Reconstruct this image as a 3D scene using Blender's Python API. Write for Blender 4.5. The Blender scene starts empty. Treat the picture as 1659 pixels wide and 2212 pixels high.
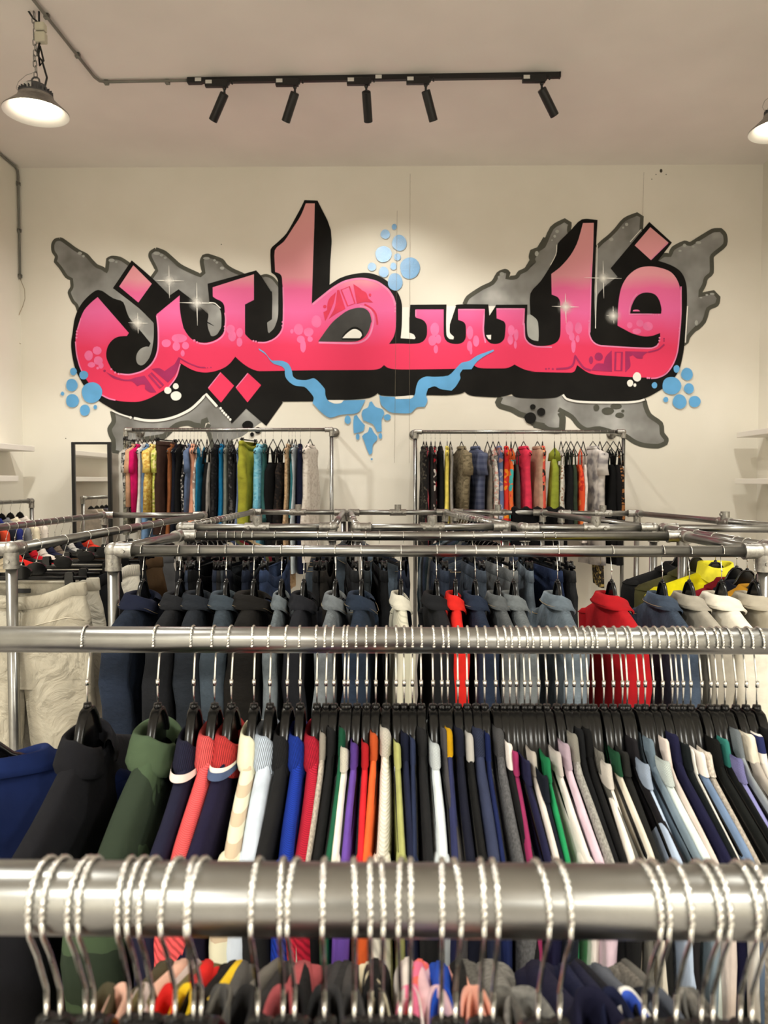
import bpy, math, random
from mathutils import Vector, Matrix
from math import sin, cos, pi, radians
scene = bpy.context.scene
COL = scene.collection
# ---------------------------------------------------------------- camera
F, CX, CY = 1650.0, 829.5, 1106.0          # focal length and centre in pixels of the 1659 x 2212 frame
PITCH, YAW, CAMZ = radians(2.29), radians(0.7), 1.58
cd = bpy.data.cameras.new('camera'); cam = bpy.data.objects.new('camera', cd); COL.objects.link(cam)
cam.location = (0, 0, CAMZ); cam.rotation_euler = (pi/2 - PITCH, 0, YAW)
cd.sensor_fit = 'HORIZONTAL'; cd.sensor_width = 36.0; cd.lens = F/1659*36; cd.clip_start = 0.02
cd.dof.use_dof = True; cd.dof.focus_distance = 1.8; cd.dof.aperture_fstop = 14.0
scene.camera = cam
# ---------------------------------------------------------------- world and colour
w = bpy.data.worlds.new('World'); scene.world = w; w.use_nodes = True
w.node_tree.nodes['Background'].inputs[0].default_value = (0.9, 0.82, 0.7, 1)
w.node_tree.nodes['Background'].inputs[1].default_value = 0.05
vs = scene.view_settings
vs.view_transform = 'Standard'; vs.look = 'None'; vs.exposure = 0.57; vs.gamma = 1.0; vs.use_curve_mapping = False
WALL_Y, LEFT_X, RIGHT_X, CEIL_Z, REAR_Y = 7.4, -3.6, 3.5, 4.58, -7.5
WARM = (1.0, 0.985, 0.905)
def room_lamp(x, y, e, spread=150):
    d = bpy.data.lights.new('high_bay_light', 'AREA'); d.shape = 'DISK'; d.size = 0.34; d.energy = e; d.color = WARM; d.spread = radians(spread)
    o = bpy.data.objects.new('high_bay_light', d); COL.objects.link(o); o.location = (x, y, 3.95)
for x_, y_, e_, s_ in ((-2.3, 1.2, 44, 160), (2.6, 1.2, 44, 160), (-2.3, -2.6, 100, 150), (2.6, -2.6, 100, 150), (-2.3, -5.8, 190, 150), (2.6, -5.8, 190, 150)):
    room_lamp(x_, y_, e_, s_)                # the further high bays of the room, above and behind the camera
SPOT_E = 60
# ---------------------------------------------------------------- pixel helpers (used once, to measure the place)
_Fw = Vector((-sin(YAW)*cos(PITCH), cos(YAW)*cos(PITCH), -sin(PITCH)))
_R = Vector((cos(YAW), sin(YAW), 0)); _U = _R.cross(_Fw)
CAM = Vector((0, 0, CAMZ))
def ray(x, y): return _Fw + _R*((x-CX)/F) - _U*((y-CY)/F)
def atY(x, y, Y): d = ray(x, y); return CAM + d*(Y/d.y)
def atZ(x, y, Z): d = ray(x, y); return CAM + d*((Z-CAMZ)/d.z)
def atX(x, y, X): d = ray(x, y); return CAM + d*(X/d.x)
# ---------------------------------------------------------------- object helpers
def lin(c): return tuple(((v/255)/12.92 if v/255 <= 0.04045 else ((v/255+0.055)/1.055)**2.4) for v in c) + (1,)
def me(name, v, f, smooth=True, uv=None):
    m = bpy.data.meshes.new(name); m.from_pydata([tuple(p) for p in v], [], f)
    if smooth: m.polygons.foreach_set('use_smooth', [True]*len(m.polygons))
    if uv:
        l = m.uv_layers.new(name='UVMap'); idx = [0]*len(m.loops); m.loops.foreach_get('vertex_index', idx)
        l.data.foreach_set('uv', [c for i in idx for c in uv[i]])
    m.update(); return m
def ob(name, mesh, mat, parent=None, loc=(0, 0, 0), rot=(0, 0, 0), scale=None):
    o = bpy.data.objects.new(name, mesh); COL.objects.link(o)
    if mesh.materials:
        if mesh.materials[0] is not mat: o.material_slots[0].link = 'OBJECT'; o.material_slots[0].material = mat
    else: mesh.materials.append(mat)
    o.location = loc; o.rotation_euler = rot
    if scale: o.scale = scale
    o.parent = parent; return o
def thing(name, label, cat, loc=(0, 0, 0), rz=0.0, group=None, scale=None):
    o = bpy.data.objects.new(name, None); COL.objects.link(o); o.empty_display_size = 0.05
    o.location = loc; o.rotation_euler = (0, 0, rz)
    if scale: o.scale = scale
    return tag(o, label, cat, group)
def tag(o, label, cat, group=None):
    o['label'] = label; o['category'] = cat
    if group: o['group'] = group
    return o
def struct(o): o['kind'] = 'structure'; return o
class MB:
    def __init__(s): s.v = []; s.f = []
    def add(s, v, f):
        n = len(s.v); s.v += [tuple(p) for p in v]; s.f += [tuple(i+n for i in q) for q in f]; return s
    def box(s, c, d, b=0.0):
        x, y, z = c; a, e, h = d[0]/2, d[1]/2, d[2]/2
        if b <= 0:
            v = [(x+i*a, y+j*e, z+k*h) for i in (-1, 1) for j in (-1, 1) for k in (-1, 1)]
            return s.add(v, [(0, 1, 3, 2), (4, 6, 7, 5), (0, 4, 5, 1), (2, 3, 7, 6), (0, 2, 6, 4), (1, 5, 7, 3)])
        pts = []
        for ax in ((a, e-b, h-b), (a-b, e, h-b), (a-b, e-b, h)):
            pts.append(ax)
        import itertools
        v = []; key = {}
        for i, j, k in itertools.product((-1, 1), repeat=3):
            for n_, p in enumerate(pts):
                key[(i, j, k, n_)] = len(v); v.append((x+i*p[0], y+j*p[1], z+k*p[2]))
        K = lambda i, j, k, n_: key[(i, j, k, n_)]
        f = []
        for i in (-1, 1):
            q = [K(i, -1, -1, 0), K(i, 1, -1, 0), K(i, 1, 1, 0), K(i, -1, 1, 0)]; f.append(tuple(q if i > 0 else q[::-1]))
            q = [K(-1, i, -1, 1), K(-1, i, 1, 1), K(1, i, 1, 1), K(1, i, -1, 1)]; f.append(tuple(q if i > 0 else q[::-1]))
            q = [K(-1, -1, i, 2), K(1, -1, i, 2), K(1, 1, i, 2), K(-1, 1, i, 2)]; f.append(tuple(q if i > 0 else q[::-1]))
        for i in (-1, 1):
            for j in (-1, 1):
                f.append((K(i, j, -1, 0), K(i, j, -1, 1), K(i, j, 1, 1), K(i, j, 1, 0)))
                f.append((K(i, -1, j, 0), K(i, -1, j, 2), K(i, 1, j, 2), K(i, 1, j, 0)))
                f.append((K(-1, i, j, 1), K(-1, i, j, 2), K(1, i, j, 2), K(1, i, j, 1)))
        for i, j, k in itertools.product((-1, 1), repeat=3): f.append((K(i, j, k, 0), K(i, j, k, 1), K(i, j, k, 2)))
        return s.add(v, f)
    def cyl(s, p0, p1, r0, r1=None, n=16, caps=True):
        return s.sweep([p0, p1], [r0, r0 if r1 is None else r1], n, caps)
    def sweep(s, pts, r, n=8, caps=True, twist=0.0, flat=1.0):
        pts = [Vector(p) for p in pts]; m = len(pts)
        if not isinstance(r, (list, tuple)): r = [r]*m
        t0 = (pts[1]-pts[0]).normalized()
        up = Vector((1, 0, 0)) if abs(t0.x) < 0.8 else Vector((0, 0, 1))
        nrm = (up - t0*up.dot(t0)).normalized(); v = []; L = 0.0
        for i, p in enumerate(pts):
            t = (pts[min(i+1, m-1)]-pts[max(i-1, 0)]).normalized()
            nrm = (nrm - t*nrm.dot(t)).normalized(); b = t.cross(nrm)
            if i: L += (p-pts[i-1]).length
            for k in range(n):
                a = 2*pi*k/n; u_, w_ = cos(a)*r[i], sin(a)*r[i]*flat
                if twist: c_, s_ = cos(twist*L), sin(twist*L); u_, w_ = u_*c_-w_*s_, u_*s_+w_*c_
                v.append(p + nrm*u_ + b*w_)
        f = [(i*n+k, i*n+(k+1) % n, (i+1)*n+(k+1) % n, (i+1)*n+k) for i in range(m-1) for k in range(n)]
        if caps: f += [tuple(range(n))[::-1], tuple(range((m-1)*n, m*n))]
        return s.add(v, f)
    def lathe(s, c, prof, n=24):
        v = [(c[0]+r*cos(2*pi*k/n), c[1]+r*sin(2*pi*k/n), c[2]+z) for r, z in prof for k in range(n)]
        return s.add(v, [(i*n+k, i*n+(k+1) % n, (i+1)*n+(k+1) % n, (i+1)*n+k) for i in range(len(prof)-1) for k in range(n)])
    def ball(s, c, r, n=12, m=8, sc=(1, 1, 1)):
        v = [(c[0]+sc[0]*r*sin(pi*i/m)*cos(2*pi*k/n), c[1]+sc[1]*r*sin(pi*i/m)*sin(2*pi*k/n), c[2]+sc[2]*r*cos(pi*i/m)) for i in range(m+1) for k in range(n)]
        return s.add(v, [(i*n+k, (i+1)*n+k, (i+1)*n+(k+1) % n, i*n+(k+1) % n) for i in range(m) for k in range(n)])
    def mesh(s, name, smooth=True): return me(name, s.v, s.f, smooth)
def autosmooth(m, ang=40):
    try: m.shade_smooth_by_angle(angle=radians(ang))
    except Exception:
        try: m.set_sharp_from_angle(angle=radians(ang))
        except Exception: pass
    return m
# ---------------------------------------------------------------- materials
MATS = {}
def base_mat(name, col, rough=0.6, metal=0.0):
    m = bpy.data.materials.new(name); m.use_nodes = True
    b = m.node_tree.nodes['Principled BSDF']
    b.inputs['Base Color'].default_value = lin(col); b.inputs['Roughness'].default_value = rough; b.inputs['Metallic'].default_value = metal
    return m, m.node_tree.nodes, m.node_tree.links, b
def noise(N, Lk, coord, scale, detail=3.0, out='Fac'):
    n = N.new('ShaderNodeTexNoise'); n.inputs['Scale'].default_value = scale; n.inputs['Detail'].default_value = detail
    if coord: Lk.new(coord, n.inputs['Vector'])
    return n.outputs[out]
def ramp(N, Lk, fac, stops, interp='LINEAR'):
    r = N.new('ShaderNodeValToRGB'); r.color_ramp.interpolation = interp; e = r.color_ramp.elements
    while len(e) < len(stops): e.new(0.5)
    for q, (p, c) in zip(e, stops): q.position = p; q.color = lin(c)
    Lk.new(fac, r.inputs['Fac']); return r.outputs['Color']
def bump(N, Lk, b, h, strength=0.3, dist=0.002):
    n = N.new('ShaderNodeBump'); n.inputs['Strength'].default_value = strength; n.inputs['Distance'].default_value = dist
    Lk.new(h, n.inputs['Height']); Lk.new(n.outputs[0], b.inputs['Normal'])
def shade(c, k): return tuple(max(0, min(255, v*k)) for v in c)
def paint(name, col, rough=0.6, metal=0.0, var=0.06, scale=6.0, bmp=0.0, bscale=80.0):
    if name in MATS: return MATS[name]
    m, N, Lk, b = base_mat(name, col, rough, metal)
    tc = N.new('ShaderNodeTexCoord').outputs['Object']
    Lk.new(ramp(N, Lk, noise(N, Lk, tc, scale), [(0.3, shade(col, 1-var)), (0.7, shade(col, 1+var))]), b.inputs['Base Color'])
    if bmp: bump(N, Lk, b, noise(N, Lk, tc, bscale), bmp, 0.003)
    MATS[name] = m; return m
def emis(name, col, strength):
    m, N, Lk, b = base_mat(name, col); b.inputs['Emission Color'].default_value = (*col_lin(col), 1); b.inputs['Emission Strength'].default_value = strength
    MATS[name] = m; return m
def col_lin(c): return lin(c)[:3]
def fab(kind, col, col2=None, col3=None):
    key = (kind, col, col2, col3)
    if key in MATS: return MATS[key]
    if kind == 'denim': g_ = sum(col)/3; col = shade(tuple(g_+(v-g_)*0.8 for v in col), 0.7)
    m, N, Lk, b = base_mat('fabric_'+kind, col, 0.92)
    b.inputs['Specular IOR Level'].default_value = 0.15
    t = N.new('ShaderNodeTexCoord'); obj, uv = t.outputs['Object'], t.outputs['UV']
    def wave(coord, scale, direction='X', dist=0.0):
        n = N.new('ShaderNodeTexWave'); n.bands_direction = direction; n.inputs['Scale'].default_value = scale; n.inputs['Distortion'].default_value = dist
        Lk.new(coord, n.inputs['Vector']); return n.outputs['Fac']
    c2 = col2 or shade(col, 1.5); c3 = col3 or shade(col, 0.6)
    if kind == 'rib':
        h = wave(uv, 95.0)
        Lk.new(ramp(N, Lk, h, [(0.1, shade(col, 0.62)), (0.7, shade(col, 1.08))]), b.inputs['Base Color']); bump(N, Lk, b, h, 0.8, 0.0015)
    elif kind == 'knit':
        h = wave(uv, 70.0, 'DIAGONAL')
        Lk.new(ramp(N, Lk, h, [(0.1, shade(col, 0.8)), (0.7, shade(col, 1.08))]), b.inputs['Base Color']); bump(N, Lk, b, h, 0.6, 0.001)
    elif kind == 'cable':
        h = wave(uv, 34.0, 'DIAGONAL', 3.0)
        Lk.new(ramp(N, Lk, h, [(0.1, shade(col, 0.92)), (0.7, shade(col, 1.03))]), b.inputs['Base Color']); bump(N, Lk, b, h, 0.6, 0.002)
    elif kind == 'denim':
        mx = N.new('ShaderNodeMix'); mx.data_type = 'RGBA'
        Lk.new(noise(N, Lk, obj, 190.0, 2.0), mx.inputs[0])
        Lk.new(ramp(N, Lk, noise(N, Lk, obj, 9.0, 4.0), [(0.32, shade(col, 0.72)), (0.62, shade(col, 1.12)), (0.8, c2)]), mx.inputs[6])
        Lk.new(ramp(N, Lk, noise(N, Lk, obj, 14.0), [(0.3, shade(col, 0.42)), (0.8, shade(col, 1.45))]), mx.inputs[7])
        Lk.new(mx.outputs[2], b.inputs['Base Color']); bump(N, Lk, b, noise(N, Lk, obj, 30.0, 5.0), 0.75, 0.009)
    elif kind == 'heather':
        Lk.new(ramp(N, Lk, noise(N, Lk, obj, 260.0, 3.0), [(0.35, shade(col, 0.84)), (0.65, shade(col, 1.1))]), b.inputs['Base Color']); bump(N, Lk, b, noise(N, Lk, obj, 220.0), 0.4, 0.002)
    elif kind == 'stripe':
        Lk.new(ramp(N, Lk, wave(uv, 7.0, 'Y'), [(0.0, col), (0.55, col2 or c3)], 'CONSTANT'), b.inputs['Base Color'])
    elif kind == 'pinstripe':
        Lk.new(ramp(N, Lk, wave(uv, 5.0, 'X'), [(0.0, col), (0.78, col2 or c3)], 'CONSTANT'), b.inputs['Base Color'])
    elif kind == 'plaid':
        mx = N.new('ShaderNodeMix'); mx.data_type = 'RGBA'; mx.inputs[0].default_value = 0.5
        Lk.new(ramp(N, Lk, wave(uv, 6.0, 'X'), [(0.3, col), (0.6, c2)]), mx.inputs[6]); Lk.new(ramp(N, Lk, wave(uv, 6.0, 'Y'), [(0.3, col), (0.6, c2)]), mx.inputs[7])
        Lk.new(mx.outputs[2], b.inputs['Base Color'])
    elif kind in ('floral', 'print'):
        v = N.new('ShaderNodeTexVoronoi'); v.inputs['Scale'].default_value = 24.0 if kind == 'floral' else 60.0; Lk.new(obj, v.inputs['Vector'])
        s_ = N.new('ShaderNodeSeparateColor'); Lk.new(v.outputs['Color'], s_.inputs[0])
        Lk.new(ramp(N, Lk, s_.outputs[0], [(0.0, col), (0.5, c2), (0.76, c3)], 'CONSTANT'), b.inputs['Base Color'])
    elif kind in ('camo', 'tie_dye'):
        Lk.new(ramp(N, Lk, noise(N, Lk, obj, 14.0 if kind == 'camo' else 9.0, 2.0), [(0.38, c3), (0.5, col), (0.62, c2)], 'CONSTANT' if kind == 'camo' else 'LINEAR'), b.inputs['Base Color']); bump(N, Lk, b, noise(N, Lk, obj, 13.0, 5.0), 0.5, 0.014)
    elif kind == 'crumple':
        n1 = N.new('ShaderNodeTexNoise'); n1.inputs['Scale'].default_value = 7.0; n1.inputs['Detail'].default_value = 6.0; n1.inputs['Distortion'].default_value = 1.6; Lk.new(obj, n1.inputs['Vector'])
        Lk.new(ramp(N, Lk, noise(N, Lk, obj, 12.0), [(0.3, shade(col, 0.93)), (0.7, shade(col, 1.04))]), b.inputs['Base Color']); bump(N, Lk, b, n1.outputs['Fac'], 0.9, 0.03)
    else:
        Lk.new(ramp(N, Lk, noise(N, Lk, obj, 18.0), [(0.3, shade(col, 0.9)), (0.7, shade(col, 1.06))]), b.inputs['Base Color'])
        bump(N, Lk, b, noise(N, Lk, obj, 13.0, 5.0), 0.5, 0.014)
    MATS[key] = m; return m
def metal(name, col, rough, var=0.15, scale=30.0):
    if name in MATS: return MATS[name]
    m, N, Lk, b = base_mat(name, col, rough, 1.0)
    tc = N.new('ShaderNodeTexCoord').outputs['Object']; n = noise(N, Lk, tc, scale, 5.0)
    Lk.new(ramp(N, Lk, n, [(0.3, shade(col, 1-var)), (0.7, shade(col, 1+var))]), b.inputs['Base Color'])
    MATS[name] = m; return m
GALV = metal('galvanised_steel', (148, 148, 146), 0.29, 0.05)
CAST = metal('cast_fitting', (166, 164, 159), 0.45, 0.12, 90.0)
CHROME = metal('chrome_wire', (225, 225, 222), 0.14, 0.04)
PLAST = paint('black_plastic', (10, 10, 11), 0.24, 0, 0.1); PLAST.node_tree.nodes['Principled BSDF'].inputs['Specular IOR Level'].default_value = 0.35
MATTE_BLACK = paint('black_coated_metal', (15, 15, 15), 0.45, 0, 0.1)
WHITE = paint('white_paint', (240, 235, 226), 0.7, 0, 0.015, 1.5)
def wall_mat():
    m, N, Lk, b = base_mat('wall_paint', (236, 231, 220), 0.75)
    tc = N.new('ShaderNodeTexCoord').outputs['Object']
    Lk.new(ramp(N, Lk, noise(N, Lk, tc, 0.9, 4.0), [(0.35, (231, 226, 213)), (0.65, (240, 235, 224))]), b.inputs['Base Color'])
    bump(N, Lk, b, noise(N, Lk, tc, 55.0, 4.0), 0.06, 0.003); return m
WALLM = wall_mat(); CEILM = paint('ceiling_paint', (240, 234, 227), 0.85, 0, 0.02, 1.2, 0.05, 40)
FLOORM = paint('concrete_floor', (152, 146, 140), 0.55, 0, 0.1, 2.2, 0.05, 25)
# ================================================================ the room
def slab(name, c, d, mat): return struct(ob(name, MB().box((0, 0, 0), d).mesh(name, False), mat, loc=c))
XM, XW = (LEFT_X+RIGHT_X)/2, RIGHT_X-LEFT_X
YM, YD = (WALL_Y+REAR_Y)/2, WALL_Y-REAR_Y
slab('floor', (XM, YM, -0.05), (XW+0.4, YD+0.4, 0.1), FLOORM)
slab('ceiling', (XM, YM, CEIL_Z+0.05), (XW+0.4, YD+0.4, 0.1), CEILM)
wall_back = slab('wall_back', (XM, WALL_Y+0.1, CEIL_Z/2), (XW+0.4, 0.2, CEIL_Z), WALLM)
slab('wall_left', (LEFT_X-0.1, YM, CEIL_Z/2), (0.2, YD, CEIL_Z), WALLM)
slab('wall_right', (RIGHT_X+0.1, YM, CEIL_Z/2), (0.2, YD, CEIL_Z), WALLM)
slab('wall_rear', (XM, REAR_Y-0.1, CEIL_Z/2), (XW+0.4, 0.2, CEIL_Z), paint('rear_wall_paint', (150, 145, 138), 0.8))
def W(x, y, off=0.0): return atY(x, y, WALL_Y-off)
# wall joints, hole and pinholes
JOINT = paint('joint_shadow_gap', (128, 118, 102), 0.9)
def wall_part(name, mesh, mat): o = ob(name, mesh, mat); o.parent = wall_back; o.matrix_parent_inverse = Matrix.Translation(wall_back.location).inverted(); return o
def vstroke(x0, y0, x1, y1, w_, off):
    a, b = W(x0, y0, off), W(x1, y1, off)
    return me('joint', [a-Vector((w_, 0, 0)), a+Vector((w_, 0, 0)), b+Vector((w_, 0, 0)), b-Vector((w_, 0, 0))], [(0, 1, 2, 3)], False)
wall_part('panel_joint', vstroke(858, 455, 852, 1000, 0.0010, 0.0185), JOINT)
wall_part('panel_joint', vstroke(886, 375, 884, 1000, 0.0010, 0.0185), JOINT)
wall_part('panel_joint', vstroke(1391, 372, 1388, 470, 0.0010, 0.0185), JOINT)
hole = MB(); hc = W(1428, 369); hole.ball(hc, 0.016, 10, 6, (0.8, 0.5, 1.1)); wall_part('wall_plug', hole.mesh('plug'), paint('dark_plug', (70, 62, 52), 0.8))
for hx, hy in ((1417, 377), (1439, 377), (1408, 387), (142, 947), (478, 528)):
    wall_part('nail_hole', MB().ball(W(hx, hy), 0.005, 6, 4).mesh('nail'), MATS['dark_plug'])
# ================================================================ the mural: paint on the back wall
mural = thing('wall_mural', 'pink, black and grey Arabic graffiti lettering mural across the back wall', 'mural', (0, WALL_Y, 0))
C_ = {1: (100, 420, 4.1475), 2: (100, 680, 4.1475), 3: (440, 420, 4.1475), 4: (440, 680, 4.1475), 5: (780, 420, 4.1475), 6: (780, 680, 4.1475), 7: (1120, 420, 3.318), 8: (1120, 680, 3.318)}
def q(c, *xy):
    ox, oy, s = C_[c]; return [(ox+xy[i]/s, oy+xy[i+1]/s) for i in range(0, len(xy), 2)]
def smooth_line(p, closed=True, corner=52, step=3):
    out = []; n = len(p)
    for i in range(n if closed else n-1):
        p0, p1, p2, p3 = [Vector(p[(i+k) % n] if closed else p[max(0, min(n-1, i+k))]) for k in (-1, 0, 1, 2)]
        def tan_(a, b, c):
            u_, v_ = b-a, c-b
            if u_.length < 1e-6 or v_.length < 1e-6 or math.degrees(u_.angle(v_)) > corner: return None
            return (c-a)*0.5*min(1, 2*min(u_.length, v_.length)/max(1e-6, (u_.length+v_.length)/1))
        L = (p2-p1).length; t1, t2 = tan_(p0, p1, p2), tan_(p1, p2, p3); d = p2-p1
        if t1 is None and t2 is None: out.append(tuple(p1)); continue
        t1 = d if t1 is None else t1*min(1, L/max(t1.length, 1e-6)); t2 = d if t2 is None else t2*min(1, L/max(t2.length, 1e-6))
        for k in range(step):
            s = k/step; h1 = 2*s**3-3*s*s+1; h2 = -2*s**3+3*s*s; h3 = s**3-2*s*s+s; h4 = s**3-s*s
            out.append(tuple(p1*h1+p2*h2+t1*h3+t2*h4))
    if not closed: out.append(tuple(p[-1]))
    return out
LAY = [0]
def paint_part(name, mesh_pts, mat, off, faces=None):
    LAY[0] += 1; off += (LAY[0] % 18)*0.00004; n_v = len(mesh_pts)
    v = [W(x, y, off+(0.0006*(i//2)/n_v*2 if faces else 0.0)) - mural.location for i, (x, y) in enumerate(mesh_pts)]
    m = me(name, v, faces or [tuple(range(len(v)))], False)
    if not faces and m.polygons[0].normal.y > 0: m.flip_normals()
    return ob(name, m, mat, mural)
def poly(name, p, mat, layer, sm=True, step=3): return paint_part(name, smooth_line(p, True, step=step) if sm else p, mat, 0.0016*layer)
def stroke(name, p, w_, mat, layer, closed=False, taper=False, sm=True):
    p = smooth_line(p, closed) if sm and len(p) > 2 else p
    n = len(p); pts = []
    for i in range(n):
        a = Vector(p[(i-1) % n] if closed else p[max(0, i-1)]); b = Vector(p[(i+1) % n] if closed else p[min(n-1, i+1)])
        t = (b-a).normalized() if (b-a).length > 1e-6 else Vector((1, 0)); nn = Vector((-t.y, t.x)); c = Vector(p[i])
        ww = w_/2*(1-abs(2*i/(n-1)-1)**2*0.85 if taper else 1.0)
        pts += [tuple(c+nn*ww), tuple(c-nn*ww)]
    f = [(2*i, 2*i+1, (2*i+3) % (2*n), (2*i+2) % (2*n)) for i in range(n if closed else n-1)]
    return paint_part(name, pts, mat, 0.0016*layer, f)
def disc(name, c, x, y, rx, ry, mat, layer, n=22):
    ox, oy, s = C_[c]; ph = x*1.3
    return poly(name, [(ox+(x+rx*cos(2*pi*k/n)*(1+0.035*sin(3*2*pi*k/n+ph)))/s, oy+(y+ry*sin(2*pi*k/n)*(1+0.03*sin(2*2*pi*k/n+ph)))/s) for k in range(n)], mat, layer, False)
def mural_pink():
    m, N, Lk, b = base_mat('mural_pink_fade', (230, 100, 140), 0.5)
    g = N.new('ShaderNodeNewGeometry').outputs['Position']; s_ = N.new('ShaderNodeSeparateXYZ'); Lk.new(g, s_.inputs[0])
    zt, zb = W(830, 430).z, W(830, 900).z
    mr = N.new('ShaderNodeMapRange'); mr.inputs[1].default_value = zb; mr.inputs[2].default_value = zt
    ad = N.new('ShaderNodeMath'); ad.operation = 'MULTIPLY_ADD'; ad.inputs[1].default_value = 0.12
    Lk.new(noise(N, Lk, g, 3.0, 4.0), ad.inputs[0]); Lk.new(s_.outputs['Z'], ad.inputs[2]); Lk.new(ad.outputs[0], mr.inputs[0])
    P = lambda y: (W(830, y).z+0.06-zb)/(zt-zb)
    Lk.new(ramp(N, Lk, mr.outputs[0], [(0.0, (240, 62, 100)), (P(748), (238, 66, 106)), (P(712), (240, 88, 140)), (P(672), (242, 112, 172)), (P(628), (238, 110, 162)), (P(600), (236, 160, 172)), (1.0, (238, 172, 170))]), b.inputs['Base Color'])
    return m
def grey_paint():
    m, N, Lk, b = base_mat('mural_grey_cloud', (150, 150, 146), 0.6)
    tc = N.new('ShaderNodeTexCoord').outputs['Object']
    Lk.new(ramp(N, Lk, noise(N, Lk, tc, 2.6, 3.0), [(0.3, (112, 110, 106)), (0.55, (150, 150, 148)), (0.75, (196, 196, 194))]), b.inputs['Base Color']); return m
PINK = mural_pink(); GREY = grey_paint()
BLACK = paint('mural_black', (22, 21, 20), 0.55, 0, 0.25, 4.0)
DGREY = paint('mural_dark_grey', (86, 86, 78), 0.6); LGREY = paint('mural_light_grey', (176, 178, 174), 0.6, 0, 0.08, 4)
MWHITE = paint('mural_white', (246, 244, 238), 0.5, 0, 0.01); LPINK = paint('mural_light_pink', (246, 142, 188), 0.5)
DROP = paint('mural_pink_drop', (244, 120, 172), 0.5); PURPLE = paint('mural_purple', (172, 52, 104), 0.5); RED = paint('mural_red', (226, 66, 96), 0.5)
BLUE = paint('mural_blue', (104, 172, 226), 0.5, 0, 0.05, 5)
GBLUE = paint('mural_blue_gloss', (92, 158, 212), 0.3, 0, 0.08, 6, 0.5, 140)
for m_ in bpy.data.materials:
    if m_.name.startswith('mural_') and m_ is not GBLUE: m_.node_tree.nodes['Principled BSDF'].inputs['Specular IOR Level'].default_value = 0.12
GBLUE.node_tree.nodes['Principled BSDF'].inputs['Specular IOR Level'].default_value = 0.9
# grey shapes behind the letters
clouds = [
 q(1, 120, 400, 80, 410, 58, 450, 62, 510, 90, 555, 80, 600, 130, 660, 180, 735, 225, 760, 230, 830, 205, 880, 240, 960, 270, 990, 290, 1050) + q(1, 520, 1000, 760, 900, 760, 640, 720, 610, 660, 575, 590, 565, 552, 580, 545, 650, 540, 690, 500, 660, 450, 640, 400, 590, 360, 545, 300, 515, 250, 485, 190, 440, 140, 405),
 q(1, 980, 490, 935, 520, 930, 560, 960, 620, 990, 680, 945, 745, 1000, 1000, 1500, 1080) + q(3, 300, 900, 420, 760, 340, 715, 260, 680, 200, 640, 160, 590, 40, 548) + q(1, 1410, 555, 1392, 600, 1410, 700, 1380, 725, 1300, 690, 1200, 640, 1130, 580, 1060, 520),
 q(3, 515, 735, 560, 725, 620, 750, 680, 825, 680, 1000, 560, 1000),
 q(5, 925, 985, 960, 920, 1080, 840, 1180, 790, 1230, 710, 1290, 685, 1320, 700, 1310, 750, 1390, 740, 1420, 700, 1480, 670, 1530, 600, 1520, 560, 1530, 510, 1600, 480, 1650, 390) + q(7, 60, 530, 112, 480, 90, 430, 110, 405, 180, 370, 240, 240, 330, 185, 370, 210, 362, 255, 380, 600, 100, 900) + q(5, 1500, 1244, 1150, 1244, 1100, 1010),
 q(7, 560, 380, 600, 340, 650, 300, 700, 250, 760, 180, 850, 140, 885, 160, 880, 260, 800, 560, 700, 700, 545, 970),
 q(7, 990, 470, 1040, 435, 1085, 435, 1110, 385, 1190, 345, 1230, 355, 1290, 320, 1390, 260, 1450, 255, 1480, 290, 1480, 360, 1410, 420, 1385, 450, 1385, 560, 1345, 600, 1330, 650, 1290, 722, 1400, 700, 1435, 740, 1420, 790, 1360, 820, 1330, 910, 1260, 980) + q(8, 1285, 85, 1240, 130, 1215, 165, 1200, 215, 1120, 100) + q(7, 1150, 600),
 q(2, 590, 862, 605, 955, 567, 1020, 580, 1080, 600, 1120, 606, 1225, 650, 1238, 740, 1165, 860, 1120, 1050, 1090, 1090, 1055, 1140, 1010, 1190, 982, 1270, 970, 1330, 990, 1400, 1000, 1408, 955, 1450, 940, 1462, 980, 1440, 1020, 1470, 1100, 1490, 1200) + q(4, 100, 1270, 200, 1235, 250, 1130, 350, 1085, 470, 995, 520, 960, 380, 800, 250, 900, 60, 700) + q(2, 1360, 700, 900, 850),
 q(6, 1250, 735, 1222, 790, 1250, 820, 1350, 850, 1420, 890, 1480, 910, 1560, 985, 1640, 1000) + q(8, 110, 785, 170, 800, 210, 825, 270, 832, 312, 825, 316, 740, 300, 700, 287, 678, 380, 730, 430, 790, 490, 825, 580, 815, 700, 850, 770, 870, 830, 910, 900, 935, 1000, 942, 1055, 920, 1060, 890, 1030, 850, 1020, 780, 940, 720, 910, 650, 905, 615, 600, 560, 200, 560)]
for c in clouds: poly('cloud', c, GREY, 1, step=4)
def edge(p, w_=6.5): stroke('cloud_outline', p, w_, DGREY, 2)
edge(clouds[0][:14], 7); edge(clouds[0][16:]+[clouds[0][0]], 8); edge(clouds[1][:6], 7); edge(clouds[1][9:]+[clouds[1][0]], 8.5); edge(clouds[2][:4], 6)
edge(clouds[3][:28], 9); edge(clouds[4][:8], 8); edge(clouds[5][:28], 9); edge(clouds[6][:7], 10); edge(clouds[6][8:18], 12); edge(clouds[6][18:25], 9); edge(clouds[7][:8], 12); edge(clouds[7][7:15], 14); edge(clouds[7][15:34], 10)
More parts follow.
